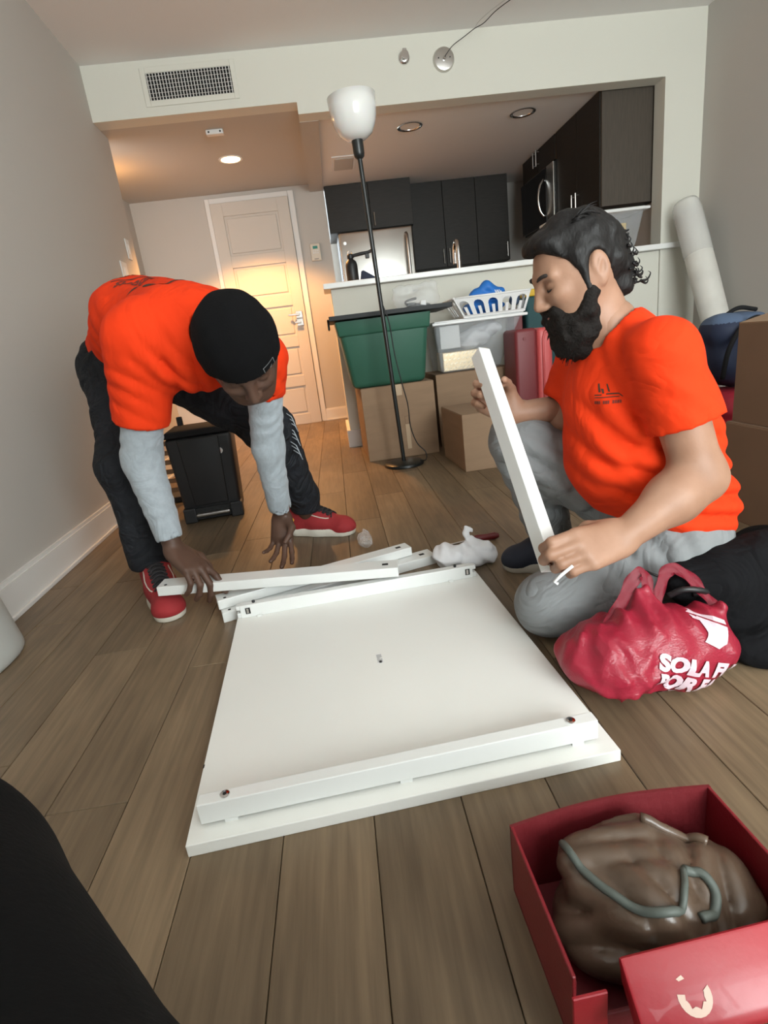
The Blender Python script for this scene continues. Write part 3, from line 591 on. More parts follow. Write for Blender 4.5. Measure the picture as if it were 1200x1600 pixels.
# rolled foam
ro = thing('foam_roll','white plastic-wrapped roll leaning in the far right corner','roll',(2.44,3.16,0))
p0 = Vector((0,0,.03)); p1 = Vector((-.03,.575,1.30)); TT = Matrix.Translation(p0) @ (p1-p0).to_track_quat('Z','Y').to_matrix().to_4x4(); Lr = (p1-p0).length
ob('roll_body', lathe([(0,0),(.078,0),(.082,.01),(.083,.3),(.080,.6),(.083,.9),(.080,Lr-.08),(.060,Lr-.078),(.060,Lr-.10),(.02,Lr-.10),(0,Lr-.10)],40,T=TT), 'foam', ro, 'auto')
ob('wrap_end', lathe([(.086,Lr-.36),(.087,Lr-.2),(.086,Lr-.06),(.080,Lr-.01),(.070,Lr+.012),(.055,Lr+.005)],28,T=TT), 'wrap', ro, True); ob('printed_label', box((-.012,-.0845,Lr-.24),(.012,-.0835,Lr-.19),T=TT), 'ink', ro)
# bin on the ledge
lb2 = thing('ledge_bin','clear plastic bin with white lid on the ledge behind the man\'s head','storage bin',(1.90,3.96,1.0945)); ob('body', frustum((-.26,.24,-.11,.11),(-.30,.285,-.135,.14),0,.225,.015,open_top=True,thick=.003), 'clear_plastic', lb2, 'auto'); ob('lid', add(box((-.325,-.155,.222),(.315,.16,.24),.006,2), box((-.30,-.13,.238),(.29,.135,.246),.003,1)), 'plastic_white', lb2)
tag(ob('snack_box', box((2.00,3.90,1.102),(2.10,4.02,1.26),.004), 'yellow'), 'yellow packet inside the bin on the ledge', 'packet'); tag(ob('pink_packet', box((1.86,3.90,1.102),(1.985,4.02,1.25),.006), 'suit_light'), 'reddish packet inside the bin on the ledge', 'packet')
# bottle and blue folder on the ledge
bt = thing('gas_bottle','dark grey metal bottle with a side valve on the ledge','bottle',(.207,3.93,1.0945)); ob('bottle_body', lathe([(0,0),(.038,0),(.04,.006),(.04,.105),(.034,.128),(.018,.142),(.014,.15),(0,.15)],28), 'black', bt, 'auto'); ob('valve_cap', lathe([(0,.148),(.022,.148),(.022,.168),(.015,.176),(0,.176)],16), 'black', bt, 'auto')
ob('valve_arm', add(tube([(.01,0,.162),(.07,-.01,.168),(.12,-.015,.172),(.165,-.02,.185)], [.011,.012,.010,.012], 10), box((.098,-.03,.135),(.125,-.005,.165),.003,1)), 'black', bt, 'auto'); ob('ring', tube([(.014*math.cos(a)+.0,.0,.182+.012*math.sin(a)) for a in [i*2*PI/16 for i in range(17)]], .003, 6), 'nickel', bt, True)
tag(ob('blue_folder', prism([(.255,1.0945),(.385,1.0945),(.38,1.105),(.285,1.165),(.27,1.16)], -3.98,-3.95, T=Matrix(((1,0,0,0),(0,0,-1,0),(0,1,0,0),(0,0,0,1)))), 'navy'), 'dark blue folded pouch beside the bottle on the ledge', 'pouch')
# trash can
tc = thing('trash_can','black pedal trash can standing behind the bending man','trash can',(-.65,2.455,0),.12)
ob('body', frustum((-.125,.125,.01,.23),(-.145,.145,-.005,.27),.0,.395,.018), 'black', tc, 'auto'); ob('front_panel', frustum((-.075,.075,-.002,.02),(-.09,.09,-.016,.0),.075,.385,.006), 'black', tc, 'auto')
ob('lid', frustum((-.152,.152,-.012,.278),(-.135,.135,.005,.262),.395,.425,.01), 'black_matte', tc, 'auto'); ob('pedal', box((-.075,-.035,.03),(.075,.012,.045),.005,2), 'nickel', tc); ob('pedal_recess', box((-.085,-.002,.012),(.085,.012,.065)), 'hole', tc)
for sx in (-1,1): ob('foot', box((sx*.105-.028,-.012,0),(sx*.105+.028,.05,.07),.006,2), 'black', tc)
ob('logo_badge', lathe([(0,0),(.014,0),(.014,.003),(0,.004)],20,T=Matrix.Translation((.083,-.003,.315)) @ Matrix.Rotation(PI/2,4,'X')), 'paper', tc); ob('badge_dot', cyl((.083,-.0065,.315),(.083,-.009,.315),.005,n=12), 'suit_light', tc)
for sx in (-.10,.085): ob('hinge_tab', box((sx-.013,.25,.40),(sx+.013,.275,.465),.003,1), 'black', tc)
# small slatted rack by the wall
sr = thing('slatted_rack','small slatted rack half hidden behind the trash can','rack',(-1.0,3.02,0)); ob('base', box((-.08,-.13,0),(.12,.13,.03),.003,1), 'black', sr)
for x in (-.07,.11):
    for y in (-.12,.12): ob('post', cyl((x,y,.03),(x,y,.36),.006,n=10), 'nickel', sr)
for i in range(6): ob('slat', box((-.07,-.135,.06+i*.05),(.115,-.125,.085+i*.05),.001,1,T=Matrix.Rotation(.0,4,'Y')), 'cardboard', sr)
# grey rounded bin at left edge
F = Field((-1.13,1.08,-.005),(-.90,1.60,.30),.006); F.cone((-1.02,1.33,.02),(-1.05,1.35,.19),.066,.058,.02,u=(0,1,0),q=2.2).plane((0,0,0),(0,0,-1)).plane((-1.085,0,0),(-1,0,0)); tag(skin_obj('grey_floor_cushion', F, 'grey_plastic'), 'pale grey rounded object at the left picture edge by the baseboard', 'cushion')

# ================================================================ the table being assembled
tb = thing('upturned_table','white square table top lying upside down on the floor','table top',(-.318,.638,0),math.radians(3.4))
ob('board', box((0,0,0),(.688,.752,.0215),.0015,2), 'white_lam', tb)
nr = ob('near_rail', box((.020,.027,.028),(.664,.050,.064),.0015,2), 'white_edge', tb)
for x in (.055,.33,.62): ob('spacer', box((x,.029,.0215),(x+.02,.048,.0282)), 'white_edge', tb)
for x in (.062,.622):
    o = ob('bolt', cyl((x,.0385,.0635),(x,.0385,.0665),.0078,n=20,bev=.001), 'chrome', tb, 'auto'); ob('bolt_socket', cyl((x,.0385,.0664),(x,.0385,.0668),.0035,n=6), 'hole', o)
b = box((.012,.712,.0215),(.668,.735,.058),.0015,2); box((.002,.714,.0225),(.014,.733,.036),.001,1,bm=b); box((.002,.714,.045),(.014,.733,.057),.001,1,bm=b); box((.666,.714,.0225),(.678,.733,.036),.001,1,bm=b); box((.666,.714,.045),(.678,.733,.057),.001,1,bm=b)
fr2 = ob('far_rail', b, 'white_edge', tb)
for x in (.026,.646): ob('slot', box((x,.7113,.032),(x+.013,.7122,.050)), 'hole', fr2); ob('slot_plate', box((x+.003,.7110,.034),(x+.009,.7114,.048)), 'nickel', fr2)
for x in (.055,.595): ob('foot_pad', box((x,.704,.0215),(x+.014,.712,.026),.001,1), 'white_edge', tb)
for x in (.05,.62): ob('far_bolt', cyl((x,.7235,.058),(x,.7235,.064),.004,n=10), 'black', tb)
ob('sticker', box((.3415,.372,.0216),(.3555,.412,.0219)), 'sticker', tb)
for i in range(7): ob('printed_line', box((.343,.378+i*.0045,.0220),(.343+(.011 if i != 3 else .006),.3795+i*.0045,.0221)), 'ink', tb)
ob('sticker_mark', box((.346,.374,.0220),(.352,.382,.0222)), 'ink', tb)
ob('edge_scuff', box((-.0004,.158,.016),(.002,.166,.0218)), 'ink', tb)
def leg_bar(label, a, c, w, h, up=(0,0,1), name='loose_bar', mark=True):
    a = Vector(a); c = Vector(c); d = c-a; X = d.normalized(); U = Vector(up); Y = U.cross(X).normalized(); Zv = X.cross(Y)
    t = thing(name,label,'table leg',a,0); t.matrix_world = Matrix(((X.x,Y.x,Zv.x,a.x),(X.y,Y.y,Zv.y,a.y),(X.z,Y.z,Zv.z,a.z),(0,0,0,1)))
    ob('bar', box((0,-w/2,-h),(d.length,w/2,0),.0018,2), 'white_edge', t)
    if mark: ob('bolt_hole', cyl((.022,-w*.28,-.002),(.022,-w*.28,.0006),.0045,n=12), 'hole', t); ob('end_slot', box((d.length-.045,-.006,-.001),(d.length-.028,.006,.0006)), 'hole', t)
    return t
leg_bar('white table leg lifted by the bending man, topmost of the pile',(-.584,1.474,.1100),(.098,1.402,.0925),.060,.028)
leg_bar('white table leg in the pile, lying just under the lifted one',(-.425,1.425,.0595),(.153,1.618,.0595),.050,.028)
leg_bar('white table leg lowest in the pile, its end sticking out rightmost',(-.415,1.410,.030),(.225,1.603,.030),.062,.030)
# screwdriver, crumpled bag, film scrap
sdv = thing('screwdriver','screwdriver with dark red handle behind the crumpled white bag','screwdriver',(.40,1.70,.0135),.04); ob('handle', lathe([(0,-.045),(.010,-.045),(.013,-.03),(.011,.0),(.013,.03),(.008,.045),(0,.045)],12,T=Matrix.Translation((.03,0,0)) @ Matrix.Rotation(PI/2,4,'Y')), 'red_handle', sdv, 'auto'); ob('shaft', cyl((-.015,0,0),(-.15,-.005,-.009),.0035,n=10), 'nickel', sdv)
F = Field((.18,1.40,-.01),(.46,1.70,.16),.0045); F.ell((.275,1.53,.035),(.055,.055,.036)).ell((.345,1.535,.035),(.055,.05,.04)).ell((.385,1.535,.03),(.028,.035,.03)).cone((.335,1.54,.05),(.33,1.56,.125),.018,.007,.03).cone((.34,1.53,.05),(.35,1.55,.10),.016,.006,.02).warp(folds(21,.016,85,5)).plane((0,0,.0),(0,0,-1)); tag(skin_obj('crumpled_bag', F, 'film_white' if 'film_white' in MT else 'cloth_white', it=1), 'crumpled white plastic bag at the far corner of the table top', 'plastic bag')
F = Field((-.04,1.72,-.01),(.09,1.98,.09),.004); F.ell((.02,1.84,.018),(.028,.07,.022)).warp(folds(22,.010,110,4)).plane((0,0,0),(0,0,-1)); tag(skin_obj('film_scrap', F, 'film', it=1), 'small scrap of clear plastic film by the red shoe tip', 'plastic scrap')

# ================================================================ people
def skin_mat(name, col, col2, rough=.5):
    mat(name, col, rough, spec=.35, bump=.06, bs=220, vs=14, col2=col2, sss=.06)
skin_mat('skin_dark', (.070,.036,.024), (.105,.056,.038)); skin_mat('skin_tan', (.29,.155,.098), (.37,.21,.14))
mat('orange', (.74,.040,.005), .85, spec=.2, bump=.08, bs=260, var=.05, vs=9, wr=.28, wrs=5); mat('orange_print', (.16,.02,.008), .8); mat('print_dark', (.045,.02,.008), .8)
mat('heather', (.33,.37,.405), .9, sheen=.2, bump=.1, bs=300, var=.08, vs=60, wr=.22, wrs=11); mat('jeans_black', (.008,.009,.011), .8, spec=.25, bump=.2, bs=220, col2=(.022,.024,.030), vs=7, wr=.7, wrs=9)
mat('trouser_grey', (.20,.208,.212), .85, bump=.08, bs=260, var=.05, vs=8, wr=.4, wrs=7); mat('knit_black', (.0035,.0035,.004), .95, spec=.15, bump=.3, bs=260); mat('hair', (.007,.006,.006), .55, spec=.3, bump=.5, bs=140, stretch=(1,1,.4)); mat('beard', (.009,.007,.006), .75, spec=.2, bump=.8, bs=190)
mat('shoe_red', (.30,.018,.022), .8, bump=.15, bs=240, var=.12, vs=12); mat('sole', (.62,.58,.50), .6, var=.06, vs=20); mat('lace', (.02,.018,.02), .8); mat('shoe_navy', (.012,.016,.03), .75, bump=.2, bs=200); mat('sole_grey', (.42,.39,.34), .6)
mat('bead_amber', (.75,.38,.04), .3); mat('bead_dark', (.03,.015,.01), .35); mat('nail', (.62,.42,.36), .35); mat('lip', (.30,.12,.09), .5); mat('brow', (.02,.014,.012), .8); mat('pant_black', (.004,.0045,.005), .9, spec=.15, bump=.15, bs=200)

def nrm(v): v = np.array(v,float); return v/np.linalg.norm(v)
def frame(x, hint):
    x = nrm(x); h = np.array(hint,float); h = nrm(h-x*(h@x)); return x, h
def blank(F): G = Field.__new__(Field); G.lo = F.lo; G.h = F.h; G.n = F.n; G.ax = F.ax; G.V = np.full(F.V.shape,.2,np.float32); return G
def merge(F, G, k=.02): F.put((slice(None),)*3, G.V, k, 'add'); return F
def rot(v, ax, a): ax = nrm(ax); return v*math.cos(a)+np.cross(ax,v)*math.sin(a)+ax*(ax@v)*(1-math.cos(a))
def hand(F, W, X, T, N, curl, thumb, sc=1.0, spread=.10, fr=1.08):
    # W wrist, X towards knuckles, T thumb side, N out of the back of the hand; curl per finger (3 angles, deg)
    W = np.array(W,float); X, T = frame(X,T); n = np.cross(X,T); n = n if n@np.array(N) > 0 else -n
    P = lambda x,t,h: W+sc*(X*x+T*t+n*h)
    bend = np.cross(X,-n)     # axis that turns X towards the palm
    tips = []
    for i,(t0,L,r) in enumerate(((.027,(.043,.026,.021),.0085),(.009,(.047,.029,.022),.0088),(-.010,(.043,.027,.021),.0083),(-.027,(.034,.020,.018),.0073))):
        kx = .088-.006*abs(i-1); K = P(kx,t0,.002); F.cone(P(.0,t0*.55,0), K, .0135*sc, .0112*sc, .012)
        d = rot(X, n, (t0*spread/.027)*(1 if np.cross(n,X)@T > 0 else -1)); p = K; rr = r*sc*fr
        for j in range(3):
            d = rot(d, bend, math.radians(curl[i][j])); q = p+d*L[j]*sc; F.cone(p,q,rr,rr*.92,.004); rr *= .92; p = q
        tips.append((p,d,n))
    F.cone(P(.015,.0,-.004), P(.07,.0,-.006), .017*sc, .016*sc, .015, u=T, q=1.7)
    b = P(.012,.020,-.006); m = P(*thumb[0]); e = P(*thumb[1]); g = P(*thumb[2])
    F.cone(b,m,.0145*sc,.0125*sc,.014).cone(m,e,.0115*sc,.0098*sc,.006).cone(e,g,.0098*sc,.0078*sc,.004)
    return tips
def head(F, c, f, u, s=1.0):
    c = np.array(c,float); f, u = frame(f,u); l = np.cross(u,f); R = np.stack([f,l,u],1); P = lambda a,b,d: c+s*(f*a+l*b+u*d)
    F.ell(P(-.005,0,.012), np.array((.098,.076,.092))*s, R, .02)
    F.ell(P(.030,0,-.045), np.array((.062,.060,.075))*s, R, .03)
    F.cone(P(.060,0,-.095), P(.045,0,-.10), .026*s, .030*s, .03, u=l, q=1.3)
    for b in (-1,1):
        F.cone(P(.0,b*.058,-.035), P(.055,b*.025,-.098), .022*s, .020*s, .03)                       # jaw
        F.ell(P(.072,b*.036,-.030), np.array((.020,.022,.018))*s, R, .02)                           # cheekbone
        F.cone(P(.088,b*.012,.012), P(.076,b*.045,.012), .010*s, .009*s, .014)                      # brow ridge
        F.ell(P(.090,b*.031,-.006), np.array((.012,.017,.012))*s, R, .008, 'cut'); F.ell(P(.076,b*.031,-.007), np.array((.014,.016,.0125))*s, R, .004)   # socket, lid
        F.ell(P(-.012,b*.081,-.016), np.array((.020,.0095,.034))*s, R, .004); F.ell(P(-.009,b*.091,-.013), np.array((.0115,.0065,.021))*s, R, .003, 'cut'); F.cone(P(-.002,b*.083,-.022), P(-.012,b*.086,-.004), .0045*s, .004*s, .004)   # ear
        F.ell(P(-.006,b*.079,-.046), np.array((.010,.007,.011))*s, R, .005)
        F.ell(P(.100,b*.011,-.046), np.array((.010,.009,.008))*s, R, .006)                          # nostril
    F.cone(P(.092,0,.002), P(.112,0,-.040), .0095*s, .0115*s, .010)                                  # nose
    F.ell(P(.091,0,-.068), np.array((.010,.022,.006))*s, R, .005); F.ell(P(.088,0,-.079), np.array((.010,.019,.007))*s, R, .005); F.ell(P(.100,0,-.0735), np.array((.010,.022,.0016))*s, R, .003, 'cut')
    return P, R
def torso(F, pts, rs, u, q, k=.06):
    for i in range(len(pts)-1): F.cone(pts[i],pts[i+1],rs[i],rs[i+1],k,u=u,q=q)
def sleeve(F, a, b, ra, rb, cutr, k=.04, seed=None, amp=.004, mid=None):
    G = blank(F); a = np.array(a,float); b = np.array(b,float); d = nrm(b-a)
    if mid is None: G.cone(a, b+d*.05, ra, rb, .02)
    else: G.cone(a,mid,ra,(ra+rb)/2,.02).cone(mid,b+d*.05,(ra+rb)/2,rb,.02)
    if seed: G.warp(folds(seed,amp,30)).warp(packets(((a+b)/2+(0,-.05,0),.09,(.55,.0,.85),.042,amp*1.4)))
    G.plane(b,d); G.cone(b-d*.025,b+d*.03,cutr,cutr,0,'cut'); merge(F,G,k)
def shoe(parent, heel, toe, w, matn, solem, laces=True, h=.075):
    heel = np.array([*heel,0.]); toe = np.array([*toe,0.]); x = nrm(toe-heel); L = np.linalg.norm(toe-heel); y = np.array((-x[1],x[0],0)); P = lambda a,b,c: heel+x*a*L+y*b+np.array((0,0,c))
    lo = np.minimum(heel,toe)-.09; hi = np.maximum(heel,toe)+.09; lo[2] = -.01; hi[2] = .16
    F = Field(lo,hi,.0045)
    F.cone(P(.13,0,.055),P(.42,0,.052),w*.40,w*.41,.03).cone(P(.42,0,.045),P(.80,0,.030),w*.43,w*.40,.03).cone(P(.12,0,.05),P(.16,0,.10),w*.38,w*.40,.03).cone(P(.2,0,.09),P(.55,0,.055),w*.36,w*.34,.03).ell(P(.84,0,.028),(w*.42,w*.42,.028),k=.03)
    F.plane((0,0,.016),(0,0,-1)); F.cone(P(.17,0,.115),P(.14,0,.18),w*.30,w*.36,.0,'cut')
    s = skin_obj('shoe', F, matn, parent)
    G = Field(lo,hi,.004); G.cone(P(.12,0,.016),P(.45,0,.016),w*.43,w*.44,.02).cone(P(.45,0,.016),P(.82,0,.016),w*.46,w*.45,.02).plane((0,0,.034),(0,0,1)).plane((0,0,0),(0,0,-1)); skin_obj('sole', G, solem, s, it=0)
    if laces:
        bv = BVHTree.FromPolygons([v.co for v in s.data.vertices],[p.vertices for p in s.data.polygons])
        def on(a,b,up=.0018):
            q = P(a,b,.3); h_ = bv.ray_cast(Vector(q),Vector((0,0,-1))); return Vector((q[0],q[1],(h_[0].z if h_[0] else .05)+up))
        b0 = bmesh.new(); rows = [[b0.verts.new(on(.30+.045*i,w*.17*(k-1.5)/1.5,.0012)) for k in range(4)] for i in range(9)]
        for A_,B_ in zip(rows,rows[1:]):
            for k in range(3): b0.faces.new((A_[k],A_[k+1],B_[k+1],B_[k]))
        ob('tongue', b0, 'lace', s, True)
        for i in range(6):
            t = .33+.062*i; ww = w*.24
            for sg in (1,-1): ob('lace', tube(spline([on(t,-ww*sg),on(t+.02,-ww*.4*sg,.005),on(t+.035,ww*.4*sg,.005),on(t+.05,ww*sg)],4), .0030, 6), 'lace', s, True)
        for sg in (1,-1): ob('side_stripe', tube([on(a,b*w*sg,.0004) for a,b in ((.30,.36),(.38,.385),(.46,.40),(.54,.385),(.62,.34),(.66,.29))], .0022, 6), 'sole', s, True)
    return s
def ring_of(center, axis, rad, n, sizes, mats, parent, name):
    ax = nrm(axis); a = nrm(np.cross(ax,(0.3,.9,.2))); b = np.cross(ax,a)
    for i in range(n):
        t = 2*PI*i/n; p = np.array(center)+rad*(a*math.cos(t)+b*math.sin(t)); r = sizes[i%len(sizes)]
        ob(name, lathe([(0,-r),(r*.7,-r*.7),(r,0),(r*.7,r*.7),(0,r)],8,T=Matrix.Translation(tuple(p))), mats[i%len(mats)], parent, True)

# ---------------------------------------------------------------- the bending man
m1 = thing('person','man bending over in black beanie, orange t-shirt over grey sleeves, red shoes','person',(0,0,0))
Rsh,Lsh = np.array((-.470,1.46,.768)),np.array((-.180,1.46,.690)); Rel,Lel = np.array((-.566,1.53,.458)),np.array((-.226,1.58,.438)); Rwr,Lwr = np.array((-.528,1.488,.200)),np.array((-.240,1.70,.192))
Rhip,Lhip = np.array((-.755,2.02,.690)),np.array((-.560,2.00,.690)); Rkn,Lkn = np.array((-.690,1.73,.412)),np.array((-.240,1.86,.458)); Ran,Lan = np.array((-.672,1.665,.095)),np.array((-.188,2.03,.095))
pel,mid,chs = np.array((-.665,2.02,.755)),np.array((-.525,1.80,.825)),np.array((-.345,1.53,.775)); nk = np.array((-.275,1.41,.758)); hc = np.array((-.207,1.29,.716))
hf,hu = nrm((.16,-.54,-.82)),nrm((.02,-.83,.55))
lo,hi = (-.98,1.15,.40),(.02,2.20,1.02)
B = Field((-1.0,1.1,.06),(.05,2.25,1.02),.012)
torso(B,[pel,mid,chs],[.095,.09,.095],(.95,.1,-.25),1.3); B.chain([Rsh,Rel,Rwr],[.045,.038,.026]).chain([Lsh,Lel,Lwr],[.042,.034,.026]).chain([Rhip,Rkn,Ran],[.07,.05,.035]).chain([Lhip,Lkn,Lan],[.07,.05,.035]).cone(chs,nk,.07,.055,.03)
H = Field(hc-.17,hc+.17,.004); H.cone(nk+(nk-hc)*.4,hc,.056,.055,.03); PH,RH = head(H,hc,hf,hu,1.0)
HR = Field((-.66,1.34,.03),(-.33,1.66,.27),.003); d = nrm(Rwr-Rel); HR.cone(Rel+(Rwr-Rel)*.62,Rwr,.030,.026,.02)
tR = hand(HR,Rwr,(.080,-.060,-.066),(.35,.9,.1),(.45,-.25,.85),[(10,16,10),(26,40,22),(30,46,24),(32,46,24)],[(.045,.050,-.012),(.075,.055,-.022),(.098,.050,-.028)],1.12)
HL = Field((-.36,1.50,.02),(-.13,1.82,.30),.003); HL.cone(Lel+(Lwr-Lel)*.60,Lwr,.029,.0255,.02)
tL = hand(HL,Lwr,(-.012,-.055,-.105),(.9,-.2,.1),(.25,.9,-.3),[(14,18,10),(16,20,12),(22,24,12),(30,26,14)],[(.045,.042,-.020),(.072,.040,-.036),(.094,.030,-.046)],1.0,.22)
skin_obj('body', [B,H,HR,HL], 'skin_dark', m1)
for p,dr_,n_ in tR+tL:
    q = p+n_*.0062; ob('fingernail', lathe([(0,.0012),(.0036,.0006),(.0048,-.001),(0,-.001)],10,T=Matrix.Translation(tuple(q)) @ Vector(n_).to_track_quat('Z','Y').to_matrix().to_4x4()), 'nail', m1)
# trousers
J = Field((-1.0,1.52,.07),(-.05,2.25,.86),.009)
J.cone(Rhip+(-.0,0,.02),Lhip+(0,0,.02),.115,.11,.05).chain([Rhip,Rkn,Ran+(0,0,.03)],[.108,.076,.064],.05).chain([Lhip,Lkn,Lan+(0,0,.03)],[.108,.076,.062],.05).cone(pel,mid,.115,.10,.05,u=(.95,.1,-.25),q=1.2)
J.warp(folds(31,.009,38,4)).warp(folds(32,.004,95,3)); J.plane((0,0,.098),(0,0,-1)); skin_obj('jeans', J, 'jeans_black', m1)
for i in range(9):   # frayed threads at the torn knee
    a = Lkn+np.array((.055+.004*(i%3),-.04,.05-.016*i)); ob('frayed_thread', tube([a,a+np.array((.02,-.01,-.015)),a+np.array((.026,-.008,-.035))], .0016, 5), 'heather', m1, True)
# grey sleeves
S = Field((-.72,1.36,.10),(-.05,1.80,.80),.006)
S.cone(Rsh+(Rel-Rsh)*.45,Rel,.056,.054,.02).cone(Rel,Rel+(Rwr-Rel)*.86,.053,.038,.02).cone(Lsh+(Lel-Lsh)*.35,Lel,.048,.046,.02).cone(Lel,Lel+(Lwr-Lel)*.90,.045,.036,.02)
S.warp(lambda X,Y,Z: .0016*np.sin(95*Z+5*np.sin(30*X+22*Y)+3*np.sin(37*Z)))
for e,w_ in ((Rel,Rwr),(Lel,Lwr)):
    dd = nrm(w_-e); p = e+(w_-e)*.88
    sl = S.sub(p-.10,p+.10); X,Y,Z = S.pts(sl); S.put(sl, np.where(((X-w_[0])**2+(Y-w_[1])**2+(Z-w_[2])**2) < .0121, (X-p[0])*dd[0]+(Y-p[1])*dd[1]+(Z-p[2])*dd[2], -1).astype(np.float32), 0, 'and'); S.cone(p-dd*.012,p+dd*.03,.030,.030,0,'cut')
skin_obj('long_sleeves', S, 'heather', m1)
# t-shirt
T_ = Field(lo,hi,.0065); U = (.95,.10,-.26)
torso(T_,[pel+(0,.02,.0),mid+(0,0,-.005),chs],[.125,.118,.120],U,1.38,.08); T_.cone((-.47,1.66,.735),(-.345,1.47,.715),.095,.085,.07,u=U,q=1.25).cone(chs,nk,.10,.062,.05).cone(Rsh,Lsh,.072,.052,.05)
T_.warp(folds(41,.007,20,4)).warp(packets(((-.42,1.38,.66),.10,(.8,0,.5),.05,.011),((-.45,1.62,.90),.16,(.75,.6,0),.085,.008),((-.36,1.42,.66),.10,(1,.2,0),.055,.010),((-.62,1.86,.76),.14,(.5,-.6,.5),.065,.010),((-.55,1.55,.74),.10,(.6,-.3,.7),.05,.008),((-.25,1.45,.70),.08,(.9,0,.4),.045,.007)))
T_.plane(pel+(-.085,.085,-.06),nrm((-.62,.74,-.26)))
T_.cone(nk+(nk-hc)*-.05,hc,.064,.070,.01,'cut')
sleeve(T_,Rsh,Rsh+(Rel-Rsh)*.66,.082,.070,.056,.05,44,.004); sleeve(T_,Lsh,Lsh+(Lel-Lsh)*.36,.060,.050,.044,.04,45,.004)
ts = skin_obj('t_shirt', T_, 'orange', m1)
decal('back_lettering', text_mesh('Experts',.044,.0012), (-.435,1.69,.95), (-.94,.20,.20), (.40,-.85,.1), ts, 'orange_print', ts, maxd=.3)
decal('back_underline', poly_flat([[(-.005,-.018),(.165,-.018),(.165,-.012),(-.005,-.012)]]), (-.435,1.69,.95), (-.94,.20,.20), (.40,-.85,.1), ts, 'orange_print', ts, maxd=.3)
decal('back_lettering', text_mesh('OTO',.046,.001), (-.515,1.785,.95), (-.94,.20,.20), (.40,-.85,.1), ts, 'orange_print', ts, maxd=.3)
arc = [(.035*math.cos(t)*1.6,.035*math.sin(t)) for t in np.linspace(.3,4.9,16)]; arc2 = [(.024*math.cos(t)*1.6+.002,.024*math.sin(t)-.002) for t in np.linspace(4.9,.3,16)]
decal('back_emblem', poly_flat([arc+arc2,[(.06,-.03),(.10,-.045),(.12,-.028),(.085,-.022)],[(-.09,-.005),(-.06,-.018),(-.05,-.010),(-.075,.006)]]), (-.40,1.555,.92), (-.94,.20,.20), (.40,-.85,.1), ts, 'print_dark', ts, maxd=.3)
# beanie with a patch
K = Field(hc-.16,hc+.16,.0045); K.ell(PH(-.006,0,.018),(.112,.094,.106),RH,.02); K.warp(folds(47,.0025,90)); K.plane(PH(.0,0,-.004),-(hu*.96-hf*.26)); K.cone(PH(0,0,-.03),PH(.0,0,-.012),.078,.078,.004,'cut'); be = skin_obj('beanie', K, 'knit_black', m1)
po = PH(.090,.058,.022); pn = nrm(po-hc); px_ = nrm(np.cross(hu,pn)); py_ = np.cross(pn,px_)
fr_ = [[(-.018,-.02),(.018,-.02),(.018,-.0185),(-.018,-.0185)],[(-.018,.0185),(.018,.0185),(.018,.02),(-.018,.02)],[(-.018,-.02),(-.0165,-.02),(-.0165,.02),(-.018,.02)],[(.0165,-.02),(.018,-.02),(.018,.02),(.0165,.02)],[(-.008,-.008),(.007,-.006),(.004,.001),(.009,.009),(-.002,.004),(-.009,.007)]]
decal('beanie_patch', poly_flat(fr_), po, px_, py_, be, 'trouser_grey', be, .001)
ring_of(Lel+(Lwr-Lel)*1.10, Lwr-Lel, .0290, 14, (.0062,.0085,.0062), ('bead_dark','bead_amber','bead_dark'), m1, 'bracelet_bead')
shoe(m1,(-.680,1.70),(-.560,1.432),.102,'shoe_red','sole'); shoe(m1,(-.255,2.085),(-.010,1.975),.102,'shoe_red','sole')

# ---------------------------------------------------------------- the kneeling man
m2 = thing('person','bearded man kneeling in orange t-shirt and grey trousers, holding a white table leg','person',(0,0,0))
Lsh,Rsh = np.array((.578,.945,.612)),np.array((.590,1.235,.618)); Lel,Rel = np.array((.640,.915,.382)),np.array((.520,1.245,.470)); Lwr,Rwr = np.array((.470,.866,.308)),np.array((.405,1.255,.492))
Lhip,Rhip = np.array((.700,1.05,.195)),np.array((.715,1.19,.225)); Lkn,Rkn = np.array((.405,1.065,.082)),np.array((.440,1.295,.415)); Lan,Ran = np.array((.815,1.09,.060)),np.array((.545,1.415,.095))
pel,bel,chs = np.array((.695,1.105,.265)),np.array((.640,1.105,.410)),np.array((.605,1.095,.550)); nk = np.array((.556,1.10,.664)); hc = np.array((.497,1.11,.785))
hf,hu = nrm((-.93,0.0,-.36)),nrm((-.36,0,.93))
B = Field((.30,.88,.02),(.98,1.52,.74),.012)
torso(B,[pel,bel,chs],[.10,.11,.09],(0,1,0),1.0); B.cone(chs,nk,.08,.058,.04).chain([Lsh,Lel],[.05,.040]).chain([Rsh,Rel],[.05,.040]).chain([Lhip,Lkn,Lan],[.065,.045,.03]).chain([Rhip,Rkn,Ran],[.065,.045,.03])
H = Field(hc-.175,hc+.165,.003); H.cone(nk-(0,0,.03),hc+(.025,0,-.04),.058,.050,.03); PH,RH = head(H,hc,hf,hu,.87)
HL = Field((.27,.72,.18),(.80,1.04,.66),.0035); HL.cone(Lsh+(Lel-Lsh)*.4,Lel,.045,.042,.02).cone(Lel,Lel+(Lwr-Lel)*.35,.042,.043,.03).cone(Lel+(Lwr-Lel)*.35,Lwr,.043,.0275,.03)
tL = hand(HL,Lwr,(-.092,-.022,-.004),(.05,.62,.75),(-.1,-.75,.6),[(12,72,50),(16,76,50),(20,78,50),(26,76,46)],[(.040,.036,-.022),(.066,.030,-.046),(.086,.016,-.052)],1.08,.0,1.2)
HR = Field((.24,1.05,.40),(.62,1.38,.66),.003); HR.cone(Rel+(.02,0,.02),Rwr,.034,.026,.02)
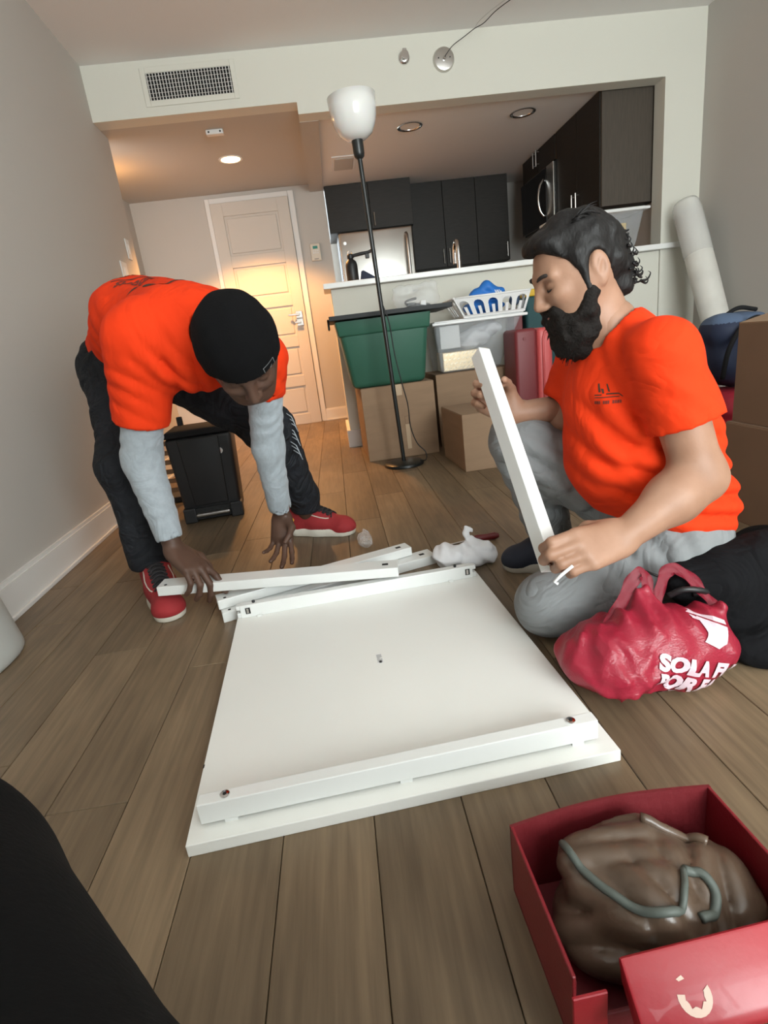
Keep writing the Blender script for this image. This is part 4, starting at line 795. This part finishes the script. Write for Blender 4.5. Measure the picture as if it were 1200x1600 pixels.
tR = hand(HR,Rwr,(-.062,.012,.046),(.42,.1,.75),(-.45,.85,.1),[(58,70,32),(54,66,30),(52,62,30),(50,58,28)],[(.040,.040,-.020),(.058,.042,-.052),(.072,.040,-.078)],1.0,.04,1.18)
skin_obj('body', [B,H,HL,HR], 'skin_tan', m2, it=1)
for p,dr_,n_ in tL[:0]: pass
# eye, brow, lips
for b_ in (-1,1):
    ob('eyelid_line', tube(spline([PH(.0865,b_*.020,-.014),PH(.0905,b_*.029,-.0165),PH(.0865,b_*.039,-.0145),PH(.078,b_*.046,-.010)],5), .0014, 6), 'brow', m2, True)
    ob('eyebrow', tube(spline([PH(.0975,b_*.013,.012),PH(.0965,b_*.026,.017),PH(.089,b_*.040,.018),PH(.076,b_*.051,.011)],5), [.0028]*4+[.0036]*8+[.0022]*4, 6), 'brow', m2, True)
ob('lips', tube(spline([PH(.088,-.020,-.074),PH(.0985,-.008,-.0725),PH(.1000,0,-.073),PH(.0985,.008,-.0725),PH(.088,.020,-.074)],4), [.0025]*2+[.0042]*13+[.0025]*2, 8), 'lip', m2, True)
# hair
G = Field(hc-.18,hc+.18,.0045); G.ell(PH(-.006,0,.018),(.091,.073,.087),RH,.02).cone(PH(-.060,0,-.02),PH(-.066,0,-.074),.040,.032,.03,u=np.array((0,1,0)),q=1.25).cone(PH(-.088,0,-.03),PH(-.095,0,-.065),.020,.016,.02)
def face_cut(X,Y,Z):
    x,y,z = X-hc[0],Y-hc[1],Z-hc[2]; a = x*hf[0]+z*hf[2]; d_ = x*hu[0]+z*hu[2]
    line = np.where(d_ > .060, .084, np.where(d_ > .0, .026+(d_)*.62, .006+d_*.2))
    o = np.where(d_ > -.012, a-line, np.maximum(a+.030,-1))         # in front of the hairline
    return o
X,Y,Z = G.pts((slice(None),)*3); G.put((slice(None),)*3, np.broadcast_to(face_cut(X,Y,Z),G.V.shape).astype(np.float32), 0, 'and')
G.ell(PH(.056,0,.078),(.030,.045,.015),RH,.02); G.warp(folds(51,.006,80,4)).warp(folds(52,.003,190,4))
for b_ in (-1,1): G.ell(PH(-.010,b_*.084,-.020),(.021,.018,.034),RH,.006,'cut').cone(PH(.020,b_*.072,.030),PH(.022,b_*.073,-.052),.011,.0075,.012)
hr = skin_obj('hair', G, 'hair', m2, it=1)
rg = random.Random(3); bms = bmesh.new()
for i in range(150):
    a = -.055-rg.random()*.045; b_ = rg.uniform(-.055,.075); c_ = rg.uniform(-.095,.02); p = Vector(PH(a-.012,-b_,c_)); out = Vector(-hf*rg.uniform(.5,1)+np.array((0,-b_*6,0))+hu*rg.uniform(-.9,.1)).normalized(); L = rg.uniform(.010,.026); cu = Vector(hu)*rg.uniform(.2,1)
    tube(spline([p,p+out*L*.5-cu*L*.15,p+out*L*.9+cu*L*.35,p+out*L*.75+cu*L*.75],3), [.0028-.0024*k/9 for k in range(10)], 5, bm=bms)
for i in range(420):
    th = rg.uniform(-1.2,1.4); ph = rg.uniform(-.3,1.4); b_ = math.sin(th)*.080*math.cos(ph*.6); p = Vector(PH(.080*math.cos(th)*math.sin(ph+.2)-.02,-b_,.02+.086*math.cos(ph*.8)))
    bvn = (p-Vector(hc)).normalized(); tg = Vector(-hf*.9-hu*rg.uniform(-.2,.6)).normalized(); L = rg.uniform(.02,.04); tube(spline([p-bvn*.012,p+tg*L*.5-bvn*.007,p+tg*L-bvn*.012],3), [.002,.002,.0018,.0016,.0012,.0008,.0005], 4, bm=bms)
ob('hair_strands', bms, 'hair', m2, True)['kind'] = 'stuff'
# beard
G = Field(hc-(.16,.16,.21),hc+(.12,.16,.03),.0045)
for b_ in (-1,1): G.chain([PH(.021,b_*.071,-.030),PH(.020,b_*.066,-.058),PH(.036,b_*.052,-.090)],[.006,.011,.022],.02); G.chain([PH(.100,b_*.006,-.060),PH(.092,b_*.022,-.064),PH(.075,b_*.034,-.085)],[.005,.0075,.016],.012)
G.chain([PH(.045,0,-.108),PH(.052,0,-.145),PH(.046,0,-.172)],[.045,.042,.028],.03,u=np.array((0,1,0)),q=1.15).cone(PH(.080,0,-.098),PH(.070,0,-.125),.022,.034,.02); G.warp(folds(55,.006,110,4)).warp(folds(56,.0035,240,4)); skin_obj('beard', G, 'beard', m2, it=1)
bms = bmesh.new()
for i in range(520):
    b_ = rg.uniform(-.075,.06); t = rg.random(); a = rg.uniform(.0,.105); p = Vector(PH(a,b_,-.07-.10*t)); c0 = Vector(PH(.045,0,-.10-.06*t)); o_ = (p-c0).normalized(); p = c0+o_*(.045-.012*t); dn_ = Vector((-.15,0,-1)).lerp(o_,.35).normalized(); L = rg.uniform(.012,.03); tube(spline([p,p+dn_*L*.5+o_*.002,p+dn_*L],2), [.0016,.0015,.0012,.0008,.0005], 4, bm=bms)
ob('beard_strands', bms, 'beard', m2, True)['kind'] = 'stuff'
# trousers
J = Field((.28,.86,-.005),(.98,1.54,.52),.008)
J.cone(Lhip,Rhip,.090,.095,.05).chain([Lhip,Lkn],[.092,.074],.05).chain([Lkn,Lan],[.070,.055],.02).chain([Rhip,Rkn],[.104,.080],.05).chain([Rkn,Ran+(0,0,.02)],[.078,.062],.03).cone(pel,bel,.115,.11,.05)
J.warp(folds(61,.005,28,4)).warp(packets(((.44,1.22,.36),.10,(.6,0,.8),.05,.010),((.60,1.2,.30),.12,(1,.1,-.3),.05,.010),((.60,.97,.19),.10,(1,0,.4),.05,.009),((.48,1.34,.22),.10,(0,.2,1),.045,.009))); J.plane((0,0,.004),(0,0,-1)); tr_ = skin_obj('trousers', J, 'trouser_grey', m2)
# t-shirt
T_ = Field((.34,.78,.16),(.92,1.42,.76),.0065); U = (0,1,0)
torso(T_,[pel+(.0,0,-.07),pel,bel,chs],[.118,.124,.138,.104],U,1.02,.06); T_.cone(chs,nk+(.012,0,-.015),.100,.062,.05).cone(Lsh,Rsh,.052,.052,.05).cone(chs+(-.02,-.0,-.03),bel+(-.025,0,-.01),.105,.125,.06)
T_.warp(folds(71,.006,20,4)).warp(packets(((.54,.95,.50),.09,(.8,-.2,.5),.055,.010),((.60,.97,.36),.11,(.35,0,1),.05,.011),((.74,1.0,.30),.11,(.3,0,1),.042,.011),((.50,1.02,.44),.09,(.5,-.3,.8),.06,.009),((.70,.98,.52),.09,(.7,0,.7),.06,.008),((.56,1.0,.60),.07,(.6,-.6,.4),.05,.006))); T_.plane((.62,1.0,.252),nrm((-.34,-.06,-1)))
T_.cone(nk+(.01,0,-.03),hc,.062,.074,.008,'cut')
sleeve(T_,Lsh,Lsh+(Lel-Lsh)*.56+(.002,-.004,0),.057,.069,.050,.03,75,.002); sleeve(T_,Rsh,Rsh+(Rel-Rsh)*.80,.070,.062,.048,.045,76,.003)
ts = skin_obj('t_shirt', T_, 'orange', m2)
o0,ux,uy = (.440,.955,.545),(.80,-.60,.02),(.0,.05,1)
L_ = lambda x0,x1,y0,y1: [(x0,y0),(x1,y0),(x1,y1),(x0,y1)]
decal('chest_emblem', poly_flat([L_(0,.014,.0,.0022),L_(.022,.045,.001,.0035),[(.042,.0035),(.045,.0035),(.054,-.004),(.051,-.004)],L_(.0,.046,-.0045,-.0028),[(.006,.022),(.009,.023),(.012,.006),(.008,.006)],[(.012,.013),(.017,.012),(.0185,.0035),(.0155,.0035)],[(.022,.021),(.0245,.021),(.029,.006),(.026,.006)]]), o0, ux, uy, ts, 'print_dark', ts, .0012, .3)
decal('chest_lettering', poly_flat([L_(i*.0042,i*.0042+.0032,-.016,-.010) for i in range(12) if i not in (3,7)]), o0, ux, uy, ts, 'orange_print', ts, .0012, .3)
bvt = BVHTree.FromPolygons([v.co for v in tr_.data.vertices],[p.vertices for p in tr_.data.polygons]); zp = []
for k in range(7):
    q = Vector((.535+.050*k/6,.80,.245-.030*k/6)); h_ = bvt.ray_cast(q,Vector((.15,1,-.35)))
    if h_[0]: zp.append(h_[0]+Vector((0,-.002,.001)))
if len(zp) > 2: ob('zipper', tube(zp, .0028, 6), 'black', m2, True)
shoe(m2,(.600,1.405),(.428,1.462),.100,'shoe_navy','sole_grey',False); shoe(m2,(.93,1.11),(.74,1.08),.095,'shoe_navy','sole_grey',False,.06)
# held bar and clip
leg_bar('white table leg held upright by the kneeling man',(.342,1.250,.650),(.356,.885,.262),.030,.036,up=(.35,-.55,.75),mark=False)
ck = thing('plastic_clip','tiny white plastic clip between the kneeling man\'s fingers','clip',(.322,.800,.288)); ob('clip_bar', tube([(.022,-.004,.012),(.0,-.008,.0),(-.012,-.008,-.010),(-.006,-.009,-.014)], .0028, 8), 'plastic_white', ck, True)

# ================================================================ foreground goods
# red carrier bag
glass_mat('bag_red', (.36,.018,.042), .24, .32, .3, 60); mat('bag_print', (.62,.47,.52), .5); mat('jacket', (.005,.005,.006), .9, spec=.15, bump=.25, bs=120, wr=.5, wrs=8)
F = Field((.30,.72,-.005),(.74,1.10,.33),.0048)
F.ell((.455,.865,.060),(.115,.095,.068)).ell((.56,.85,.065),(.110,.085,.075)).ell((.51,.86,.09),(.13,.075,.065)).cone((.515,.87,.12),(.520,.895,.175),.050,.018,.05).ell((.622,.855,.105),(.030,.045,.035)).cone((.62,.85,.10),(.648,.845,.145),.018,.006,.03)
F.warp(folds(81,.010,34,4)).warp(folds(84,.008,42,4,True)).warp(lambda X,Y,Z: .0045*np.sin(95*(X-.515)/(np.abs(Z-.23)+.12)*.35)*np.clip((Z-.07)*9,0,1)).warp(lambda X,Y,Z: folds(83,.0045,75,4,True)(X,Y,Z)*np.clip((.53-X)*14+.35,.25,1)); F.plane((0,0,0),(0,0,-1))
rbag = thing('shopping_bag','translucent red plastic shopping bag with white lettering beside the knee','plastic bag',(0,0,0)); bag = skin_obj('bag_film', F, 'bag_red', rbag)
def strap(pts, w, name='handle'):
    P = spline(pts,8); b = bmesh.new(); prev = None
    for i,p in enumerate(P):
        t = (P[min(i+1,len(P)-1)]-P[max(i-1,0)]).normalized(); s = t.cross(Vector((.15,-.8,.55))).normalized(); ww = w*(.9+.1*math.sin(i*.5)); row = [b.verts.new(p+s*ww*k+Vector((.15,-.8,.55))*(.004*math.sin(k*7+i*.7))) for k in (-1,-.5,0,.5,1)]
        if prev:
            for k in range(4): b.faces.new((prev[k],prev[k+1],row[k+1],row[k]))
        prev = row
    bmesh.ops.solidify(b, geom=list(b.faces), thickness=.0012); return ob(name, b, 'bag_red', rbag, True)
strap([(.430,.87,.105),(.470,.89,.145),(.505,.90,.195),(.525,.905,.212),(.538,.90,.18),(.540,.885,.13)],.014); strap([(.545,.87,.115),(.556,.895,.160),(.580,.91,.200),(.606,.91,.202),(.634,.89,.17),(.655,.865,.130)],.013)
ob('cable_inside', tube(spline([(.58,.90,.155),(.60,.885,.172),(.63,.88,.168),(.65,.89,.155),(.63,.90,.150)],6), .006), 'black', rbag, True)
o0 = (.530,.775,.088); ux = (.90,.24,-.36); uy = (.36,.22,.90)
decal('bag_lettering', text_mesh('SOLA FU',.038,.0022), (.500,.75,.088), ux, uy, bag, 'bag_print', rbag, .0032, .25); decal('bag_lettering', text_mesh('POR FA',.038,.0022), (.488,.75,.055), ux, uy, bag, 'bag_print', rbag, .0032, .25)
decal('bag_graphic', poly_flat([[(0,.055),(.055,.045),(.055,.038),(.0,.046)],[(.016,.042),(.056,.034),(.048,.006),(.030,-.004),(.006,.004),(.018,.02)],[(.0,.044),(.018,.040),(.018,.036),(.0,.039)]]), (.585,.77,.115), ux, uy, bag, 'bag_print', rbag, .0032, .25); decal('bag_graphic', poly_flat([[(0,.018),(.012,.008),(.020,.016),(.022,.006),(.034,.002),(.012,-.008)]]), (.520,.745,.024), ux, uy, bag, 'bag_print', rbag, .0032, .25)
# black jacket heap
F = Field((.56,.80,-.005),(1.20,1.36,.30),.0075)
F.ell((.82,.96,.06),(.14,.10,.10)).ell((.90,.98,.07),(.17,.13,.13)).ell((1.0,1.08,.05),(.15,.18,.12)).ell((.80,.88,.035),(.12,.06,.05)).ell((.75,.94,.10),(.11,.05,.105)).cone((.635,.945,.165),(.85,.96,.18),.036,.045,.04).cone((.72,.94,.16),(.90,.96,.17),.04,.05,.05)
F.warp(folds(91,.016,22,5)).warp(folds(92,.005,55,4)); F.plane((0,0,0),(0,0,-1)); tag(skin_obj('black_jacket', F, 'jacket'), 'black jacket heaped on the floor behind the red bag', 'jacket')
# red open box
bx = thing('red_box','open red cardboard box in the near right corner','box',(.138,.335,0),.03); W_,D_,Hh,t_ = .262,.170,.108,.004
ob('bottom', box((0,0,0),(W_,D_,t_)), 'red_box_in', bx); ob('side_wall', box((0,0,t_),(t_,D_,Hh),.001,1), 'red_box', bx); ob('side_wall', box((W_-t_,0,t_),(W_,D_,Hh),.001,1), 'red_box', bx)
b = bmesh.new(); n = 16; vs = []
for i in range(n+1):
    x = W_*i/n; bow = .010*math.sin(PI*i/n); vs.append([b.verts.new(p) for p in ((x,D_-t_,t_),(x,D_,t_),(x,D_+bow,Hh+bow*.25),(x,D_-t_+bow,Hh+bow*.25))])
for A_,B_ in zip(vs,vs[1:]):
    for k in range(4): b.faces.new((A_[k],B_[k],B_[(k+1)%4],A_[(k+1)%4]))
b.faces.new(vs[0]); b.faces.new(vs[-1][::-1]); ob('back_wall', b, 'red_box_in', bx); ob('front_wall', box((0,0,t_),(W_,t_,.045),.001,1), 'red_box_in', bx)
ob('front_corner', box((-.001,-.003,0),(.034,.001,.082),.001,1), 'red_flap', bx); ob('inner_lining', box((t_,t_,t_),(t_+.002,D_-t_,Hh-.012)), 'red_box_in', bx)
fp = [(y+.007,z+.004) for y,z in [(.0,.107),(-.004,.111),(-.046,.074),(-.051,.066),(-.050,.056),(-.043,.051),(-.036,.053),(-.006,.085)]]
b = bmesh.new(); R0 = [b.verts.new((.048,y,z)) for y,z in fp]; R1 = [b.verts.new((W_+.02,y+.004,z)) for y,z in fp]
for k in range(len(fp)): b.faces.new((R0[k],R0[(k+1)%len(fp)],R1[(k+1)%len(fp)],R1[k]))
b.faces.new(R0[::-1]); b.faces.new(R1); bmesh.ops.bevel(b, geom=list(b.edges), offset=.003, segments=2, affect='EDGES', profile=.5); fo = ob('folded_flap', b, 'red_flap', bx, 'auto')
nn = Vector((0,-.037,.046)).normalized(); nn = Vector((0,-.63,.78)); tu = [(.026*math.cos(t),.020*math.sin(t)) for t in np.linspace(PI*.92,PI*2.12,14)]; ti = [(.015*math.cos(t)+.001*math.sin(9*t),.011*math.sin(t)+.002*math.cos(7*t)) for t in np.linspace(PI*2.12,PI*.92,14)]
decal('torn_patch', poly_flat([[(x*.62,y*.75) for x,y in tu+ti],[(-.012,.014),(-.006,.016),(-.004,.013),(-.010,.012)]]), (.105,-.026,.092), (1,0,0), (0,.78,.63), fo, 'torn', fo, .0006)
ob('white_tab', box((W_-.012,-.006,.104),(W_+.012,.004,.122),.002,1), 'paper', bx)
# leather bag inside
F = Field((.12,.33,.0),(.44,.53,.15),.0038)
F.ell((.265,.425,.035),(.11,.072,.042)).ell((.245,.440,.080),(.062,.056,.030)).ell((.285,.425,.075),(.055,.05,.034)).cone((.195,.462,.088),(.285,.478,.092),.018,.016,.03).cone((.25,.39,.085),(.262,.376,.072),.030,.022,.03).ell((.345,.43,.05),(.045,.06,.04)).warp(folds(95,.004,60,4)).warp(packets(((.255,.395,.09),.05,(.9,.4,0),.032,.006),((.20,.40,.05),.05,(.3,1,.5),.03,.006),((.32,.42,.07),.05,(.8,-.5,.3),.03,.007),((.24,.46,.10),.05,(.2,1,.2),.025,.004))).plane((0,0,.0045),(0,0,-1)).plane((.146,0,0),(-1,0,0)).plane((.392,0,0),(1,0,0)).plane((0,.494,0),(0,1,0)).plane((0,.347,0),(0,-1,0))
lbg = thing('leather_bag','crumpled brown leather bag with grey-green zip edge in the red box','bag',(0,0,0)); lbo = skin_obj('bag_body', F, 'leather', lbg)
bv = BVHTree.FromPolygons([v.co for v in lbo.data.vertices],[p.vertices for p in lbo.data.polygons])
def drape(pts, up=.004):
    o = []
    for x,y in pts:
        h = bv.ray_cast(Vector((x,y,.3)),Vector((0,0,-1))); o.append(Vector((x,y,(h[0].z if h[0] else .03)+up)))
    return o
ed = drape([(p.x,p.y) for p in spline([(.186,.472,0),(.188,.448,0),(.200,.420,0),(.218,.394,0),(.242,.372,0),(.266,.372,0),(.284,.392,0),(.296,.412,0)],6)])
ob('zip_edge', tube(ed,[.0048]*30+[.0036]*(len(ed)-30),8), 'leather_trim', lbg, True); ob('strap', tube(drape([(p.x,p.y) for p in spline([(.285,.478,0),(.31,.468,0),(.335,.462,0),(.35,.45,0)],6)],.003), .006, 8), 'leather', lbg, True); ob('strap_loop', tube(drape([(p.x,p.y) for p in spline([(.296,.412,0),(.312,.408,0),(.318,.392,0),(.306,.376,0),(.288,.370,0)],6)],.003), .005, 8), 'leather_trim', lbg, True)
ob('zip_pull', box((.236,.362,.050),(.248,.370,.056),.002,1), 'green_led', lbg)
# viewer's knee
F = Field((-.62,-.40,-.01),(.25,.55,.62),.010); F.chain([(-.10,-.10,.34),(-.15,.06,.36),(-.36,.265,.345)],[.10,.108,.128],.05).chain([(-.36,.265,.345),(-.40,.10,.03)],[.10,.06],.04).warp(folds(99,.004,26)).plane((0,0,.0),(0,0,-1))
kn = thing('person','knee of the person taking the picture, in black trousers','person',(0,0,0)); skin_obj('trouser_leg', F, 'pant_black', kn)
F = Field((-.45,-.85,-.01),(.60,.05,1.35),.014); F.chain([(.08,-.36,.30),(.07,-.42,.55),(.06,-.38,.80)],[.13,.12,.11],.08,u=(1,0,0),q=1.15).chain([(.08,-.36,.22),(.30,-.05,.24),(.34,-.30,.06)],[.11,.09,.06],.05).chain([(-.08,-.36,.25),(-.12,-.12,.33)],[.11,.11],.05).cone((.06,-.36,.85),(.06,-.33,.98),.055,.05,.04).ell((.06,-.31,1.08),(.078,.10,.115),k=.03).chain([(-.11,-.37,.83),(-.16,-.28,.60),(-.05,-.10,.62)],[.06,.048,.035],.03).chain([(.23,-.37,.83),(.26,-.28,.60),(.08,-.10,.60)],[.06,.048,.035],.03).plane((0,0,0),(0,0,-1))
skin_obj('body', F, 'pant_black', kn)  # unseen rest of the viewer, added to block window light and shade the foreground
